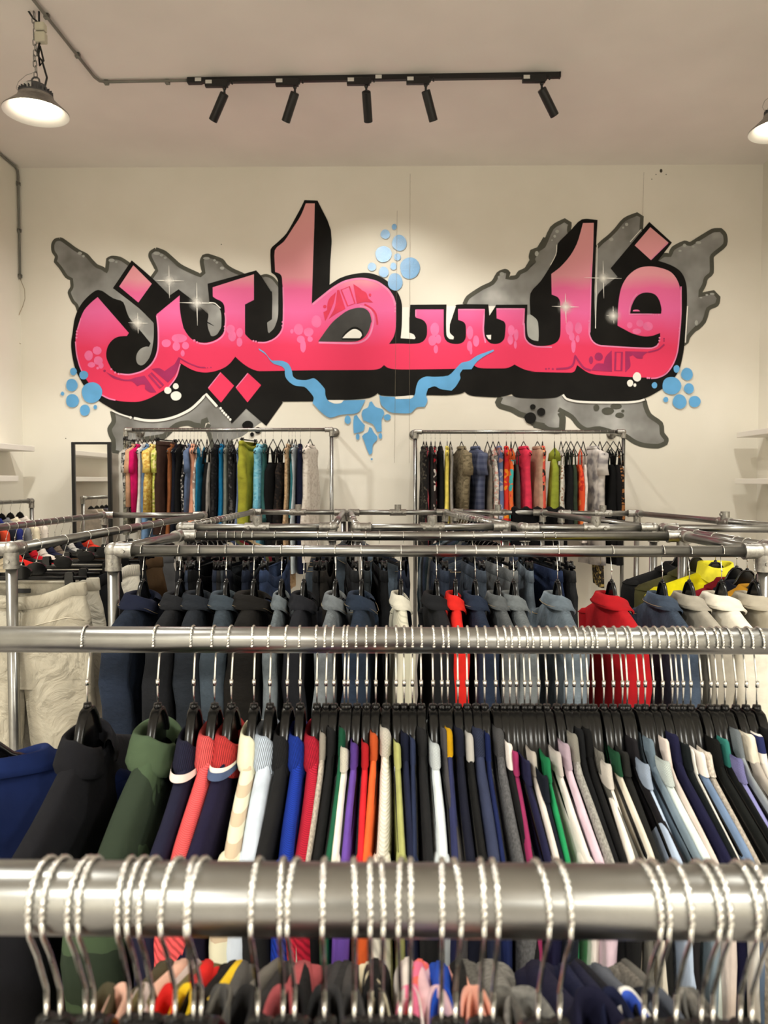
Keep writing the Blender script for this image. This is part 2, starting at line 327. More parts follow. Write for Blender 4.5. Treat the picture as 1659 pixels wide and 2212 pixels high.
for c, x, y, rx, ry in ((1, 300, 527, 20, 14), (1, 333, 553, 12, 12), (1, 585, 590, 28, 16), (1, 627, 605, 12, 10), (1, 990, 527, 32, 15), (1, 1032, 545, 16, 12), (1, 1065, 568, 14, 11), (1, 1435, 572, 30, 12), (1, 1507, 590, 12, 10), (3, 165, 660, 20, 14), (3, 118, 610, 12, 10),
    (5, 1262, 712, 22, 16), (5, 1236, 742, 12, 14), (5, 1575, 525, 16, 18), (7, 277, 265, 13, 12), (7, 260, 300, 10, 10), (7, 240, 328, 6, 6), (7, 130, 425, 13, 18), (7, 775, 215, 12, 12), (7, 750, 238, 8, 8), (7, 666, 322, 15, 12), (7, 1190, 365, 12, 12), (7, 1252, 374, 10, 7), (7, 1158, 404, 12, 7), (7, 1290, 345, 20, 10), (7, 1388, 713, 17, 8), (7, 1350, 720, 10, 7), (7, 1308, 740, 10, 5), (7, 1275, 920, 12, 18)):
    disc('cloud_highlight', c, x, y, rx, ry, LGREY, 3, 12)
for c, x, y, rx, ry in ((8, 558, 667, 22, 25), (8, 640, 690, 45, 28), (8, 700, 655, 42, 22), (8, 748, 690, 12, 11), (8, 725, 720, 32, 20)): disc('cloud_spot', c, x, y, rx, ry, DGREY, 3, 12)
# black body and drop shadow of the lettering
sil = (q(1, 465, 855, 400, 890, 330, 960, 280, 1040, 250, 1130) + q(2, 235, 162, 222, 250, 228, 340, 245, 430, 265, 500, 300, 570, 340, 640, 400, 710, 470, 770, 540, 815, 600, 850, 690, 890, 780, 918, 880, 932, 980, 935, 1080, 922, 1180, 892, 1280, 838, 1360, 770, 1430, 700, 1500, 780, 1560, 840, 1640, 930)
 + q(4, 250, 975, 380, 840, 560, 995, 708, 788, 700, 778, 980, 775, 1100, 765, 1300, 762, 1400, 755, 1480, 745, 1530, 725, 1558, 702) + q(6, 175, 722, 300, 730, 480, 722, 600, 720, 760, 722, 850, 715, 900, 705, 928, 690, 960, 715, 1020, 730, 1200, 740, 1280, 730, 1320, 720, 1348, 710, 1380, 735, 1450, 745, 1600, 750)
 + q(8, 250, 595, 290, 585, 318, 565, 345, 595, 420, 612, 560, 618, 780, 618, 860, 610, 930, 588, 1000, 550, 1060, 510, 1110, 460, 1150, 400, 1170, 330, 1185, 250, 1198, 100) + q(7, 1205, 863, 1208, 750, 1205, 660, 1190, 600, 1160, 550, 1110, 515, 1050, 490, 1000, 475, 1100, 345, 938, 197, 660, 530, 710, 590, 640, 640, 590, 690, 567, 722, 560, 800, 552, 965, 545, 800, 545, 700, 550, 560, 556, 380, 567, 183, 455, 178, 380, 250, 330, 300, 280, 355, 270, 430, 230, 510, 160, 620, 85, 710, 85, 870, 62, 870)
 + q(5, 1490, 987, 1210, 988, 1150, 1080, 1140, 985, 855, 988, 765, 1090, 765, 986, 440, 988, 435, 1100, 369, 1060, 365, 980, 345, 910, 310, 850, 240, 780, 160, 730, 80, 705, 0, 703) + q(3, 1300, 722, 1220, 750, 1170, 780, 1128, 808, 1135, 600, 1140, 320, 1020, 55, 903, 50, 870, 120, 810, 230, 740, 350, 660, 430, 598, 495, 605, 700, 640, 725, 665, 770, 668, 840, 605, 870, 540, 770, 515, 730, 470, 680, 35, 800, 50, 965)
 + q(1, 1450, 1070, 1340, 970, 1185, 850, 1105, 905, 945, 745, 765, 590, 603, 830, 560, 890))
poly('letter_shadow', sil, BLACK, 4)
# grey and white gaps painted over the black
poly('gap_patch', q(1, 500, 862, 590, 840, 610, 850, 830, 1020, 955, 1145) + q(2, 962, 80, 962, 200, 945, 320, 920, 390, 880, 440, 850, 453, 820, 440, 805, 400, 812, 350, 845, 305, 890, 285, 920, 287, 935, 255, 850, 150, 740, 20) + q(1, 690, 965, 600, 930), GREY, 5)
poly('gap_patch', q(1, 1450, 975, 1500, 985, 1550, 1020, 1568, 1080, 1568, 1180) + q(2, 1558, 130, 1530, 175, 1495, 192, 1475, 188, 1450, 120, 1442, 60) + q(1, 1440, 1150, 1452, 1070, 1400, 1010, 1360, 985), GREY, 5)
poly('gap_patch', q(3, 540, 770, 600, 800, 668, 830, 668, 1050) + q(4, 660, 40, 630, 120, 585, 165, 575, 150, 568, 70, 612, 40) + q(3, 612, 870), GREY, 5)
poly('gap_patch', q(5, 368, 1010, 432, 1010, 430, 1215) + q(6, 430, 160, 470, 175, 488, 205, 480, 218, 355, 210, 365, 100), MWHITE, 5)
poly('gap_patch', q(5, 765, 1000, 850, 1000, 795, 1165) + q(6, 795, 100, 795, 160, 830, 195, 828, 220, 790, 215, 765, 180, 762, 60), MWHITE, 5)
poly('gap_patch', q(6, 1120, 182, 1165, 180, 1163, 222, 1140, 215), MWHITE, 5)
poly('gap_patch', q(5, 1142, 1000, 1205, 1000, 1150, 1085), MWHITE, 5)
poly('gap_patch', q(7, 85, 860, 125, 890, 140, 920) + q(8, 145, 140, 142, 188, 100, 180, 68, 150, 60, 80) + q(7, 62, 865), LGREY, 5)
poly('gap_patch', q(7, 545, 690, 560, 760, 552, 960, 545, 800), LGREY, 5, False)
# pink faces
face = (q(1, 460, 920) + q(2, 740, 163, 722, 190, 650, 195, 600, 220, 560, 265, 540, 320, 538, 380, 560, 440, 590, 490, 640, 525, 720, 535, 800, 525, 870, 500, 930, 455, 970, 400, 995, 330, 1005, 270, 1005, 180, 1000, 100) + q(1, 988, 1075, 1195, 905, 1195, 1000, 1205, 1090, 1225, 1180) + q(2, 1230, 120, 1260, 170, 1300, 215, 1360, 245, 1440, 250, 1520, 225, 1570, 185, 1595, 140, 1603, 60)
 + q(3, 190, 1085, 185, 1000, 160, 960, 110, 935, 82, 915, 80, 832, 450, 715, 450, 945, 370, 985) + q(4, 370, 165, 385, 190, 430, 230, 480, 245, 560, 240, 630, 210, 680, 160, 705, 100, 712, 0) + q(3, 715, 900, 705, 800, 700, 740, 680, 710, 640, 695, 637, 500, 720, 420, 800, 300, 870, 190, 915, 80, 995, 80, 990, 300, 980, 600, 968, 985, 1060, 910, 1150, 840, 1250, 780, 1350, 755, 1440, 750, 1550, 775, 1620, 820)
 + q(5, 249, 850, 290, 910, 310, 980, 315, 1060) + q(6, 312, 100, 295, 190, 250, 262, 340, 258, 440, 261, 520, 255, 565, 230, 590, 180, 590, 100, 570, 60, 540, 40, 490, 25) + q(5, 487, 1030, 740, 1030) + q(6, 740, 150, 745, 200, 770, 240, 820, 260, 880, 260, 920, 240, 938, 200, 938, 100, 920, 65, 870, 45) + q(5, 868, 1030, 1110, 1030) + q(6, 1095, 150, 1110, 200, 1150, 250, 1200, 262, 1250, 250, 1285, 210, 1295, 100, 1280, 60, 1215, 32)
 + q(5, 1212, 1020, 1468, 1022) + q(6, 1460, 170, 1475, 230, 1520, 270, 1590, 280) + q(8, 200, 222, 250, 210, 285, 185, 300, 140, 302, 50) + q(7, 300, 780, 285, 740, 250, 722, 238, 718, 235, 570, 300, 520, 370, 440, 420, 350, 450, 250, 462, 205, 540, 203, 535, 400, 525, 600, 518, 800) + q(8, 512, 100, 515, 150, 540, 195, 590, 220, 700, 230, 850, 237, 940, 238, 985, 225, 1005, 200, 1015, 160, 1015, 130, 960, 150, 900, 155, 820, 135, 760, 105, 710, 78)
 + q(7, 712, 850, 720, 750, 740, 660, 780, 590, 830, 545, 880, 522, 950, 515, 1030, 530, 1090, 555, 1130, 600, 1155, 660, 1165, 750, 1160, 900) + q(8, 1150, 180, 1130, 280, 1105, 350, 1070, 400, 1020, 440, 960, 450, 850, 448, 700, 440, 560, 430, 500, 415, 460, 390, 420, 360, 405, 400, 380, 415, 200, 412, 80, 408) + q(6, 1560, 508, 1480, 495, 1420, 470, 1375, 445, 1340, 465, 1290, 480, 1100, 480, 1040, 470, 1000, 445, 960, 475, 800, 485, 400, 490, 300, 487, 240, 475, 205, 450, 170, 480, 110, 493)
 + q(4, 1400, 495, 900, 498, 500, 505, 430, 485, 370, 450, 320, 410, 283, 375, 240, 430, 190, 470, 120, 500, 50, 515) + q(2, 1410, 517, 1340, 505, 1280, 480, 1200, 432, 1185, 520, 1150, 590, 1090, 650, 1010, 700, 920, 750, 830, 778, 740, 780, 640, 770, 560, 745, 490, 710, 430, 665, 380, 610, 330, 530, 290, 440, 270, 350, 262, 250, 270, 150) + q(1, 310, 1100, 345, 1030, 400, 970))
poly('letter_face', face, PINK, 6)
for p in (q(1, 780, 635, 945, 800, 825, 968, 653, 825), q(4, 150, 513, 272, 635, 155, 787, 40, 660), q(4, 395, 520, 515, 630, 393, 785, 288, 655), q(7, 945, 235, 1075, 345, 948, 470, 833, 365)): poly('letter_dot', p, PINK, 6, False)
# counters
poly('counter', q(4, 1025, 240, 1060, 190, 1110, 120, 1160, 60, 1220, 10) + q(3, 1290, 1040, 1380, 1015, 1450, 1025, 1490, 1070, 1505, 1140) + q(4, 1500, 70, 1480, 140, 1440, 200, 1380, 235, 1300, 242), paint('mural_soft_black', (38, 37, 36), 0.5, 0, 0.35, 5), 7)
stroke('counter_ring', q(4, 1240, 212, 1280, 160, 1330, 122, 1372, 120, 1412, 150, 1424, 188, 1402, 214), 5, BLACK, 8, True)
poly('counter_fill', q(4, 1242, 210, 1280, 168, 1330, 132, 1370, 130, 1408, 155, 1418, 185, 1400, 210), MWHITE, 9)
poly('counter', q(7, 800, 855, 810, 800, 840, 740, 880, 710, 930, 703, 980, 718, 1010, 760, 1025, 820, 1022, 855), BLACK, 7)
stroke('counter_rim', q(7, 850, 712, 820, 750, 800, 800, 792, 858, 960, 858), 2.4, LPINK, 8); poly('counter_fill', q(7, 818, 838, 825, 828, 855, 826, 872, 838), DROP, 8)
# light pink edges on the faces
for p, w_ in ((q(2, 660, 530, 740, 536, 820, 520, 880, 495, 940, 445, 980, 380, 1000, 310, 1005, 230, 1003, 120) + q(1, 990, 1085), 3.2), (q(2, 1365, 255, 1440, 260, 1520, 235, 1575, 195, 1600, 145, 1607, 40) + q(3, 190, 1060), 3), (q(4, 485, 248, 560, 247, 635, 215, 690, 160, 712, 90) + q(3, 716, 1000, 712, 830), 3), (q(3, 975, 985, 1060, 915, 1150, 845, 1250, 786, 1350, 760, 1440, 757, 1550, 783, 1620, 828) + q(5, 245, 860, 285, 920, 305, 985), 4.5),
    (q(4, 1030, 248, 1150, 252, 1300, 256, 1390, 250, 1460, 215, 1500, 150, 1520, 60) + q(3, 1515, 1080, 1480, 1020, 1400, 1000), 4), (q(5, 490, 1035, 490, 1095), 2.6), (q(5, 870, 1032, 1105, 1032, 1095, 1190) + q(6, 1098, 170, 1115, 250), 3.2), (q(5, 1214, 1026, 1460, 1026) + q(5, 1452, 1170), 3.2), (q(8, 40, 60, 45, 160, 75, 205, 130, 228, 240, 232), 3), (q(8, 508, 60, 508, 140, 535, 195, 590, 222, 850, 238, 950, 240, 990, 225, 1005, 205), 3), (q(7, 523, 500, 512, 990), 2.4), (q(7, 1165, 660, 1165, 850) + q(8, 1155, 120, 1140, 260, 1110, 350, 1060, 420, 1000, 450, 950, 456), 2.8),
    (q(1, 310, 1110, 280, 1210), 2.4), (q(2, 262, 240, 272, 350, 300, 460, 335, 540), 2.6), (q(2, 490, 715, 560, 750, 620, 765), 3), (q(2, 1200, 440, 1160, 560, 1095, 650), 2.4), (q(4, 42, 655, 150, 520), 2), (q(4, 290, 652, 395, 525), 2), (q(7, 1072, 348, 950, 468), 1.6)):
    stroke('edge_highlight', p, w_, LPINK, 7)
for c, x, y, r in ((2, 275, 148, 9), (2, 272, 175, 9), (2, 270, 205, 9), (2, 582, 488, 9), (2, 617, 517, 9), (2, 648, 530, 10), (2, 1326, 230, 11), (2, 1351, 246, 10), (4, 190, 105, 10), (4, 190, 130, 9), (4, 445, 235, 9), (4, 468, 240, 9), (4, 708, 65, 9), (4, 706, 98, 9), (5, 303, 990, 9), (5, 305, 1020, 10), (5, 305, 1048, 9), (8, 508, 45, 8), (8, 1012, 165, 7), (8, 1010, 185, 7), (8, 925, 452, 8), (8, 938, 453, 7), (7, 968, 862, 5), (7, 985, 862, 5), (7, 1005, 862, 5), (8, 1153, 95, 5), (8, 1152, 120, 5)):
    disc('edge_dot', c, x, y, r, r, LPINK, 8, 8)
# pale drops
for c, x, y, rx, ry in ((2, 380, 365, 38, 45), (2, 465, 410, 40, 40), (2, 490, 455, 24, 28), (2, 405, 448, 34, 24), (2, 460, 478, 12, 12), (2, 455, 320, 40, 38), (2, 1075, 255, 42, 36), (2, 1165, 282, 34, 42), (2, 1247, 276, 32, 34), (2, 1222, 345, 18, 28), (2, 1190, 210, 70, 40), (4, 255, 190, 36, 48), (4, 322, 160, 30, 42), (4, 320, 245, 26, 42), (4, 240, 130, 40, 40), (4, 870, 220, 36, 34), (4, 890, 280, 26, 60), (4, 940, 155, 44, 40), (4, 953, 218, 24, 26), (4, 790, 148, 15, 20), (4, 850, 130, 42, 50), (4, 1010, 60, 45, 55),
    (6, 640, 230, 38, 48), (6, 692, 218, 26, 42), (6, 670, 308, 20, 38), (6, 660, 130, 40, 60), (6, 972, 280, 24, 48), (6, 985, 325, 13, 30), (6, 1030, 235, 28, 52), (6, 975, 160, 30, 60), (6, 1338, 225, 26, 42), (6, 1390, 180, 20, 52), (6, 1382, 268, 13, 36), (6, 1345, 140, 30, 50), (8, 365, 95, 28, 50), (8, 382, 155, 20, 32), (8, 430, 95, 26, 42), (8, 424, 172, 14, 26), (8, 394, 225, 16, 48), (8, 797, 75, 20, 22), (8, 848, 118, 32, 20), (8, 928, 82, 36, 32), (8, 870, 60, 26, 26)):
    disc('paint_drop', c, x, y, rx, ry, DROP, 7, 14)
# purple and red accents
for p in (q(2, 535, 512, 600, 545, 680, 575, 740, 580, 800, 562, 880, 545, 985, 695, 930, 695, 885, 665, 885, 625, 850, 625, 815, 640, 770, 598, 700, 592, 600, 568), q(2, 945, 485, 1010, 478, 1060, 505, 1110, 468, 1150, 440, 1185, 378, 1200, 405, 1165, 520, 1090, 607), q(8, 520, 398, 560, 350, 610, 350, 625, 300, 668, 255, 670, 408), q(8, 765, 262, 930, 266, 895, 290, 888, 315, 850, 312, 820, 290, 795, 300, 802, 370, 765, 412)): poly('accent', p, PURPLE, 8)
disc('accent', 2, 522, 502, 11, 11, PURPLE, 8, 10); disc('accent', 8, 575, 300, 30, 30, PURPLE, 8, 12); disc('accent', 8, 520, 325, 15, 28, PURPLE, 8, 12)
stroke('accent_frame', q(2, 918, 538, 940, 520, 1048, 632, 1020, 655), 4, PURPLE, 8, True, sm=False); stroke('accent_frame', q(8, 696, 268, 742, 268, 738, 400, 692, 400), 4.2, PURPLE, 8, True, sm=False)
stroke('accent_line', q(2, 1190, 385, 1280, 435, 1370, 468, 1420, 472), 2.4, PURPLE, 8); stroke('accent_line', q(8, 270, 388, 350, 382, 385, 365, 400, 330, 405, 290, 430, 330, 470, 380, 520, 398), 4, PURPLE, 8); stroke('accent_line', q(8, 930, 268, 1000, 250, 1045, 212), 3, PURPLE, 8)
for c, x, y, r in ((2, 1425, 474, 5), (2, 1445, 474, 5), (2, 1475, 472, 6), (8, 197, 388, 7), (8, 218, 386, 6), (8, 246, 388, 7), (8, 1043, 172, 6), (8, 1043, 188, 5)): disc('accent_dot', c, x, y, r, r, PURPLE, 8, 8)
for p in (q(3, 1120, 940, 1185, 875, 1165, 970, 1115, 1090, 1105, 1030), q(3, 1195, 858, 1215, 855, 1270, 1025, 1185, 1070, 1120, 1115, 1175, 1010), q(3, 1340, 802, 1410, 850, 1440, 900, 1520, 970, 1440, 965, 1372, 980), q(3, 1072, 1055, 1108, 1035, 1112, 1090, 1088, 1135), q(3, 1415, 858, 1455, 880, 1475, 930, 1430, 905)): poly('accent', p, RED, 8)
stroke('accent_frame', q(3, 1232, 855, 1305, 825, 1355, 975, 1290, 1000), 3, RED, 8, True, sm=False); stroke('accent_line', q(3, 1440, 985, 1500, 1020, 1540, 1070, 1555, 1150) + q(4, 1555, 90), 4, RED, 8)
disc('accent', 3, 1085, 1005, 16, 16, RED, 8, 10); disc('accent', 3, 1490, 900, 12, 14, RED, 8, 10)
# white outline under the lettering
for p, w_ in ((q(2, 590, 860, 660, 890, 750, 918), 3), (q(2, 785, 925, 880, 945, 980, 948, 1080, 934, 1180, 904, 1290, 848, 1370, 778, 1430, 710, 1530, 822), 5.5), (q(8, 318, 572, 345, 603, 420, 622, 560, 628, 780, 628, 860, 620, 905, 606), 4.5), (q(7, 1212, 800, 1206, 900) + q(8, 1196, 200), 2.6), (q(7, 275, 360, 268, 430, 228, 508), 1.6), (q(7, 565, 360, 552, 960), 1.6), (q(7, 880, 250, 800, 340), 1.6), (q(3, 50, 968, 100, 975, 150, 1020), 2)):
    stroke('white_outline', p, w_, MWHITE, 8)
for x, y in ((1562, 838), (1577, 860), (1593, 880), (1610, 897), (1630, 917), (1648, 938), (755, 920)): disc('outline_dot', 2, x, y, 11, 13, MWHITE, 8, 8)
# blue stream and pieces
poly('blue_stream', q(4, 490, 300, 545, 335, 590, 390, 615, 410, 700, 412, 760, 440, 790, 500, 800, 550, 840, 580, 920, 585, 985, 568, 1030, 600, 1085, 665, 1090, 720, 1115, 770, 1170, 795, 1230, 790, 1255, 768, 1450, 762, 1420, 820, 1390, 870, 1340, 888, 1230, 895, 1130, 922, 1050, 870, 975, 790, 985, 740, 945, 685, 900, 645, 820, 635, 765, 600, 730, 550, 725, 490, 695, 460, 630, 440, 595, 410, 560, 360, 500, 318), BLUE, 9)
poly('blue_stream', q(6, 1185, 312, 1120, 335, 1040, 365, 970, 412, 900, 430, 850, 480, 780, 545, 650, 555, 580, 553, 520, 585, 495, 640, 485, 700, 470, 735, 440, 752, 310, 755, 300, 735, 190, 730, 163, 718, 178, 800, 215, 840, 255, 870, 300, 880, 440, 882, 500, 830, 570, 825, 595, 770, 583, 720, 600, 660, 660, 640, 710, 665, 810, 680, 850, 640, 890, 570, 885, 530, 910, 490, 990, 488, 1030, 430, 1090, 380, 1192, 324), BLUE, 9)
poly('white_gap', q(4, 1112, 764, 1255, 764, 1232, 790, 1170, 795), MWHITE, 10); poly('white_gap', q(6, 302, 735, 440, 722, 470, 722, 460, 742, 440, 752, 310, 755), MWHITE, 10)
poly('blue_piece', q(6, 95, 775, 130, 825, 190, 845, 208, 885, 183, 940, 185, 1045, 145, 1050, 110, 985, 70, 965, 20, 945, 5, 890, 20, 850, 60, 830, 75, 785), BLUE, 9)
poly('blue_piece', q(6, 75, 1005, 95, 1015, 115, 1055, 145, 1090, 140, 1125, 105, 1165, 100, 1235, 75, 1255, 50, 1200, 30, 1140, 8, 1090, 30, 1065, 60, 1050), BLUE, 9)
poly('blue_piece', q(4, 1345, 910, 1370, 895, 1400, 940, 1445, 990, 1430, 1040, 1390, 1055, 1345, 1062, 1340, 980), BLUE, 9)
for c, x, y, rx, ry in ((6, 235, 918, 32, 28), (6, 173, 1085, 16, 26), (4, 1290, 940, 28, 38), (4, 1380, 1092, 16, 28), (6, 95, 1293, 9, 9)): disc('blue_piece', c, x, y, rx, ry, BLUE, 9, 14)
for c, x, y, rx, ry in ((5, 297, 290, 22, 27), (5, 217, 356, 42, 42), (5, 343, 434, 66, 72), (5, 200, 535, 73, 74), (5, 325, 560, 30, 33), (5, 97, 648, 38, 38), (5, 290, 643, 28, 33), (5, 203, 695, 44, 48), (5, 437, 660, 89, 98), (5, 305, 783, 66, 80)): disc('bubble', c, x, y, rx, ry, GBLUE, 9)
for c, x, y, rx, ry in ((2, 243, 508, 30, 35), (2, 335, 540, 40, 40), (2, 228, 630, 52, 58), (2, 145, 706, 16, 18), (2, 233, 770, 58, 62), (2, 408, 697, 92, 95), (2, 345, 855, 45, 52), (2, 438, 827, 16, 20), (8, 1133, 388, 22, 28), (8, 1208, 425, 42, 45), (8, 975, 505, 20, 22), (8, 1098, 508, 68, 65), (8, 1222, 528, 36, 37), (8, 1056, 608, 18, 20), (8, 1155, 622, 50, 52), (8, 1263, 622, 42, 42)): disc('bubble', c, x, y, rx, ry, BLUE, 9)
for c, x, y, rx, ry in ((8, 850, 445, 30, 33), (8, 800, 490, 22, 25), (8, 834, 504, 11, 12), (2, 1088, 677, 32, 32), (2, 1160, 640, 26, 27), (2, 1162, 727, 48, 42)): disc('white_bubble', c, x, y, rx, ry, MWHITE, 9, 18)
for c, x, y, rx, ry in ((8, 103, 660, 20, 20), (8, 163, 696, 30, 29), (8, 85, 740, 42, 41), (4, 395, 990, 50, 40), (4, 485, 1035, 30, 30), (4, 433, 1072, 18, 20)): disc('black_bubble', c, x, y, rx, ry, BLACK, 9, 18)
# sparkles
def spark_mist():
    m, N, Lk, b = base_mat('sparkle_mist', (246, 244, 238), 0.6); m.blend_method = 'BLEND'
    g = N.new('ShaderNodeTexGradient'); g.gradient_type = 'SPHERICAL'; mp = N.new('ShaderNodeMapping'); mp.inputs['Scale'].default_value = (10.5, 10.5, 10.5)
    Lk.new(N.new('ShaderNodeTexCoord').outputs['Object'], mp.inputs[0]); Lk.new(mp.outputs[0], g.inputs[0])
    p = N.new('ShaderNodeMath'); p.operation = 'POWER'; p.inputs[1].default_value = 2.0; Lk.new(g.outputs['Fac'], p.inputs[0]); Lk.new(p.outputs[0], b.inputs['Alpha']); return m
MIST = spark_mist()
mist_mesh = MB().lathe((0, 0, 0), [(0.0, 0), (0.095, 0)], 20).mesh('mist')
for c, x, y, x0, x1, y0, y1 in ((1, 1100, 772, 975, 1235, 635, 930), (1, 1350, 972, 1190, 1520, 790, 1175), (1, 820, 1152, 735, 912, 1060, 1244), (7, 608, 600, 470, 740, 475, 745), (7, 338, 805, 240, 432, 710, 925), (7, 680, 870, 630, 718, 800, 925)):
    a = q(c, x0, y-3, x, y, x1, y+2); stroke('sparkle', a, 2.6, MWHITE, 10, taper=True, sm=False); stroke('sparkle', q(c, x-2, y0, x, y, x+4, y1), 2.6, MWHITE, 10, taper=True, sm=False)
    ctr = q(c, x, y)[0]; ob('sparkle_mist', mist_mesh, MIST, mural, W(ctr[0], ctr[1], 0.0178)-mural.location, (pi/2, 0, 0))
# ================================================================ ceiling fittings
CONDUIT = paint('grey_conduit', (118, 116, 108), 0.45); STICKER = paint('white_sticker', (206, 204, 198), 0.6)
zc = CEIL_Z-0.016
tA, tB = atZ(405, 175, CEIL_Z-0.02), atZ(1208, 163, CEIL_Z-0.02)
corner = atZ(213, 178, CEIL_Z-0.02)
t = thing('ceiling_conduit', 'grey surface conduit with clips feeding the black ceiling track', 'conduit', (corner.x, corner.y, CEIL_Z))
far = Vector((corner.x-0.10, 2.2, zc)); org = Vector(t.location)
cv = lambda *p: Vector(p)-org
ob('conduit_pipe', MB().sweep([cv(tA.x, tA.y, zc), cv(corner.x+0.06, corner.y, zc), cv(corner.x+0.012, corner.y-0.012, zc), cv(corner.x-0.005, corner.y-0.07, zc), far-org], 0.0105, 10).mesh('pipe'), CONDUIT, t)
clip = MB().box((0, 0, 0), (0.035, 0.03, 0.034), 0.004).mesh('clip')
for px_, py_ in ((230, 178), (362, 177)): p = atZ(px_, py_, zc); ob('clip', clip, CONDUIT, t, p-org)
for yy in (5.45, 5.0, 4.3, 3.6, 2.9): ob('clip', clip, CONDUIT, t, cv(corner.x-0.10*(corner.y-yy)/(corner.y-2.2), yy, zc))
t = thing('conduit', 'grey conduit running down the left corner of the back wall', 'conduit', (LEFT_X+0.02, WALL_Y, CEIL_Z)); org = Vector(t.location)
lo = atX(42, 603, LEFT_X+0.02)
cx_ = LEFT_X+0.018; cy_ = WALL_Y-0.03
zb_ = atY(42, 603, cy_).z
ob('conduit_pipe', MB().sweep([cv(cx_, 3.0, CEIL_Z-0.02), cv(cx_, cy_-0.06, CEIL_Z-0.02), cv(cx_, cy_-0.01, CEIL_Z-0.035), cv(cx_, cy_, CEIL_Z-0.09), cv(cx_, cy_, zb_)], 0.0105, 10).mesh('pipe'), CONDUIT, t)
for zz in (CEIL_Z-0.16, CEIL_Z-0.6, CEIL_Z-1.03): ob('clip', clip, CONDUIT, t, cv(cx_, cy_, zz))
for yy in (6.9, 6.3, 5.7): ob('clip', clip, CONDUIT, t, cv(cx_, yy, CEIL_Z-0.02))
WIRE = paint('pale_wire', (150, 132, 104), 0.6)
wp = [cv(*atY(x, y, WALL_Y-0.03)) for x, y in ((44, 603), (53, 625), (54, 645), (49, 662), (41, 680), (32, 700), (30, 715), (33, 725), (36, 738), (45, 743))]
ob('loose_wire', MB().sweep(wp, 0.003, 6).mesh('wire'), WIRE, t); ob('wire_nut', MB().cyl(cv(*atY(31, 722, WALL_Y-0.03)), cv(*atY(31, 734, WALL_Y-0.03)), 0.006, 0.004, 8).mesh('nut'), paint('wire_nut_brown', (150, 84, 52), 0.5), t)
# track
zt_ = CEIL_Z-0.02
trk = thing('ceiling_track', 'long black lighting track mounted on the ceiling', 'light track', ((tA.x+tB.x)/2, (tA.y+tB.y)/2, CEIL_Z))
ta = math.atan2(tB.y-tA.y, tB.x-tA.x); TL = (tB-tA).length; trk.rotation_euler = (0, 0, ta)
ob('track_bar', MB().box((0.05, 0, -0.019), (TL-0.1, 0.036, 0.038), 0.003).mesh('bar', False), MATTE_BLACK, trk)
ob('feed_box', MB().box((-TL/2+0.055, 0, -0.021), (0.11, 0.042, 0.042), 0.004).mesh('feed', False), MATTE_BLACK, trk)
ob('end_cap', MB().box((TL/2+0.004, 0, -0.019), (0.012, 0.038, 0.04), 0.002).mesh('cap', False), MATTE_BLACK, trk)
stk = MB().box((0, 0, 0), (0.046, 0.0015, 0.026)).mesh('sticker', False)
for sx in (-TL/2+0.085, atZ(818, 169, zt_).x-trk.location.x): ob('sticker', stk, STICKER, trk, (sx, -0.0225, -0.02))
adapter = MB().box((0, 0, 0), (0.17, 0.034, 0.05), 0.004).mesh('adapter', False)
knob = MB().cyl((0, -0.012, 0), (0, 0.012, 0), 0.012, n=12).box((0.03, 0, 0.006), (0.012, 0.02, 0.022), 0.002).mesh('knob')
stem = MB().cyl((0, 0, 0.0), (0, 0, -0.05), 0.0085, n=10).ball((0, 0, -0.008), 0.015, 10, 6).mesh('stem')
cylm = autosmooth(MB().lathe((0, 0, 0), [(0.0, 0.004), (0.029, 0.004), (0.032, 0.0), (0.033, -0.001), (0.033, -0.205), (0.031, -0.207), (0.029, -0.205), (0.028, -0.17), (0.0, -0.17)], 28).mesh('can'))
lens = MB().lathe((0, 0, -0.172), [(0, 0), (0.027, 0)], 20).mesh('lens')
LENS = emis('spot_lens', (255, 236, 200), 12.0)
names = ('leftmost black track spotlight, tilted down to the left', 'second black track spotlight from the left, tilted left', 'middle black track spotlight, hanging nearly straight down', 'fourth black track spotlight from the left, tilted slightly right', 'rightmost black track spotlight, alone near the end of the track')
for (px_, d, lab) in zip((470, 622, 775, 902, 1148), ((-0.52, 0.42, -0.74), (-0.40, 0.46, -0.79), (0.05, 0.68, -0.73), (0.30, 0.46, -0.83), (0.55, 0.40, -0.73)), names):
    p = atZ(px_, 175, zt_); y_ = tA.y+(p.x-tA.x)*math.tan(ta)
    s = thing('track_spotlight', lab, 'spotlight', (p.x, y_-0.0, CEIL_Z-0.038), 0, 'spotlights on the ceiling track')
    ob('adapter', adapter, MATTE_BLACK, s, (0, -0.028, -0.02)); ob('sticker', stk, STICKER, s, (-0.055, -0.0458, -0.012)); ob('knob', knob, MATTE_BLACK, s, (0.085, -0.028, -0.018))
    ob('swivel_stem', stem, MATTE_BLACK, s, (0.058, -0.028, -0.045))
    dv = Vector(d).normalized(); rot = dv.to_track_quat('-Z', 'Y').to_euler()
    hd = Vector((0.058, -0.028, -0.094)) - Vector((d[0]*0.0, 0, 0))
    can = ob('lamp_can', cylm, MATTE_BLACK, s, hd+dv*0.0, rot); ob('lens', lens, LENS, can)
    L = bpy.data.lights.new('track_spot_light', 'SPOT'); L.energy = SPOT_E; L.color = (1.0, 0.96, 0.86); L.spot_size = radians(82); L.spot_blend = 0.8; L.shadow_soft_size = 0.02
    lo_ = bpy.data.objects.new('track_spot_light', L); COL.objects.link(lo_); lo_.location = Vector(s.location)+hd+dv*0.215; lo_.rotation_euler = rot
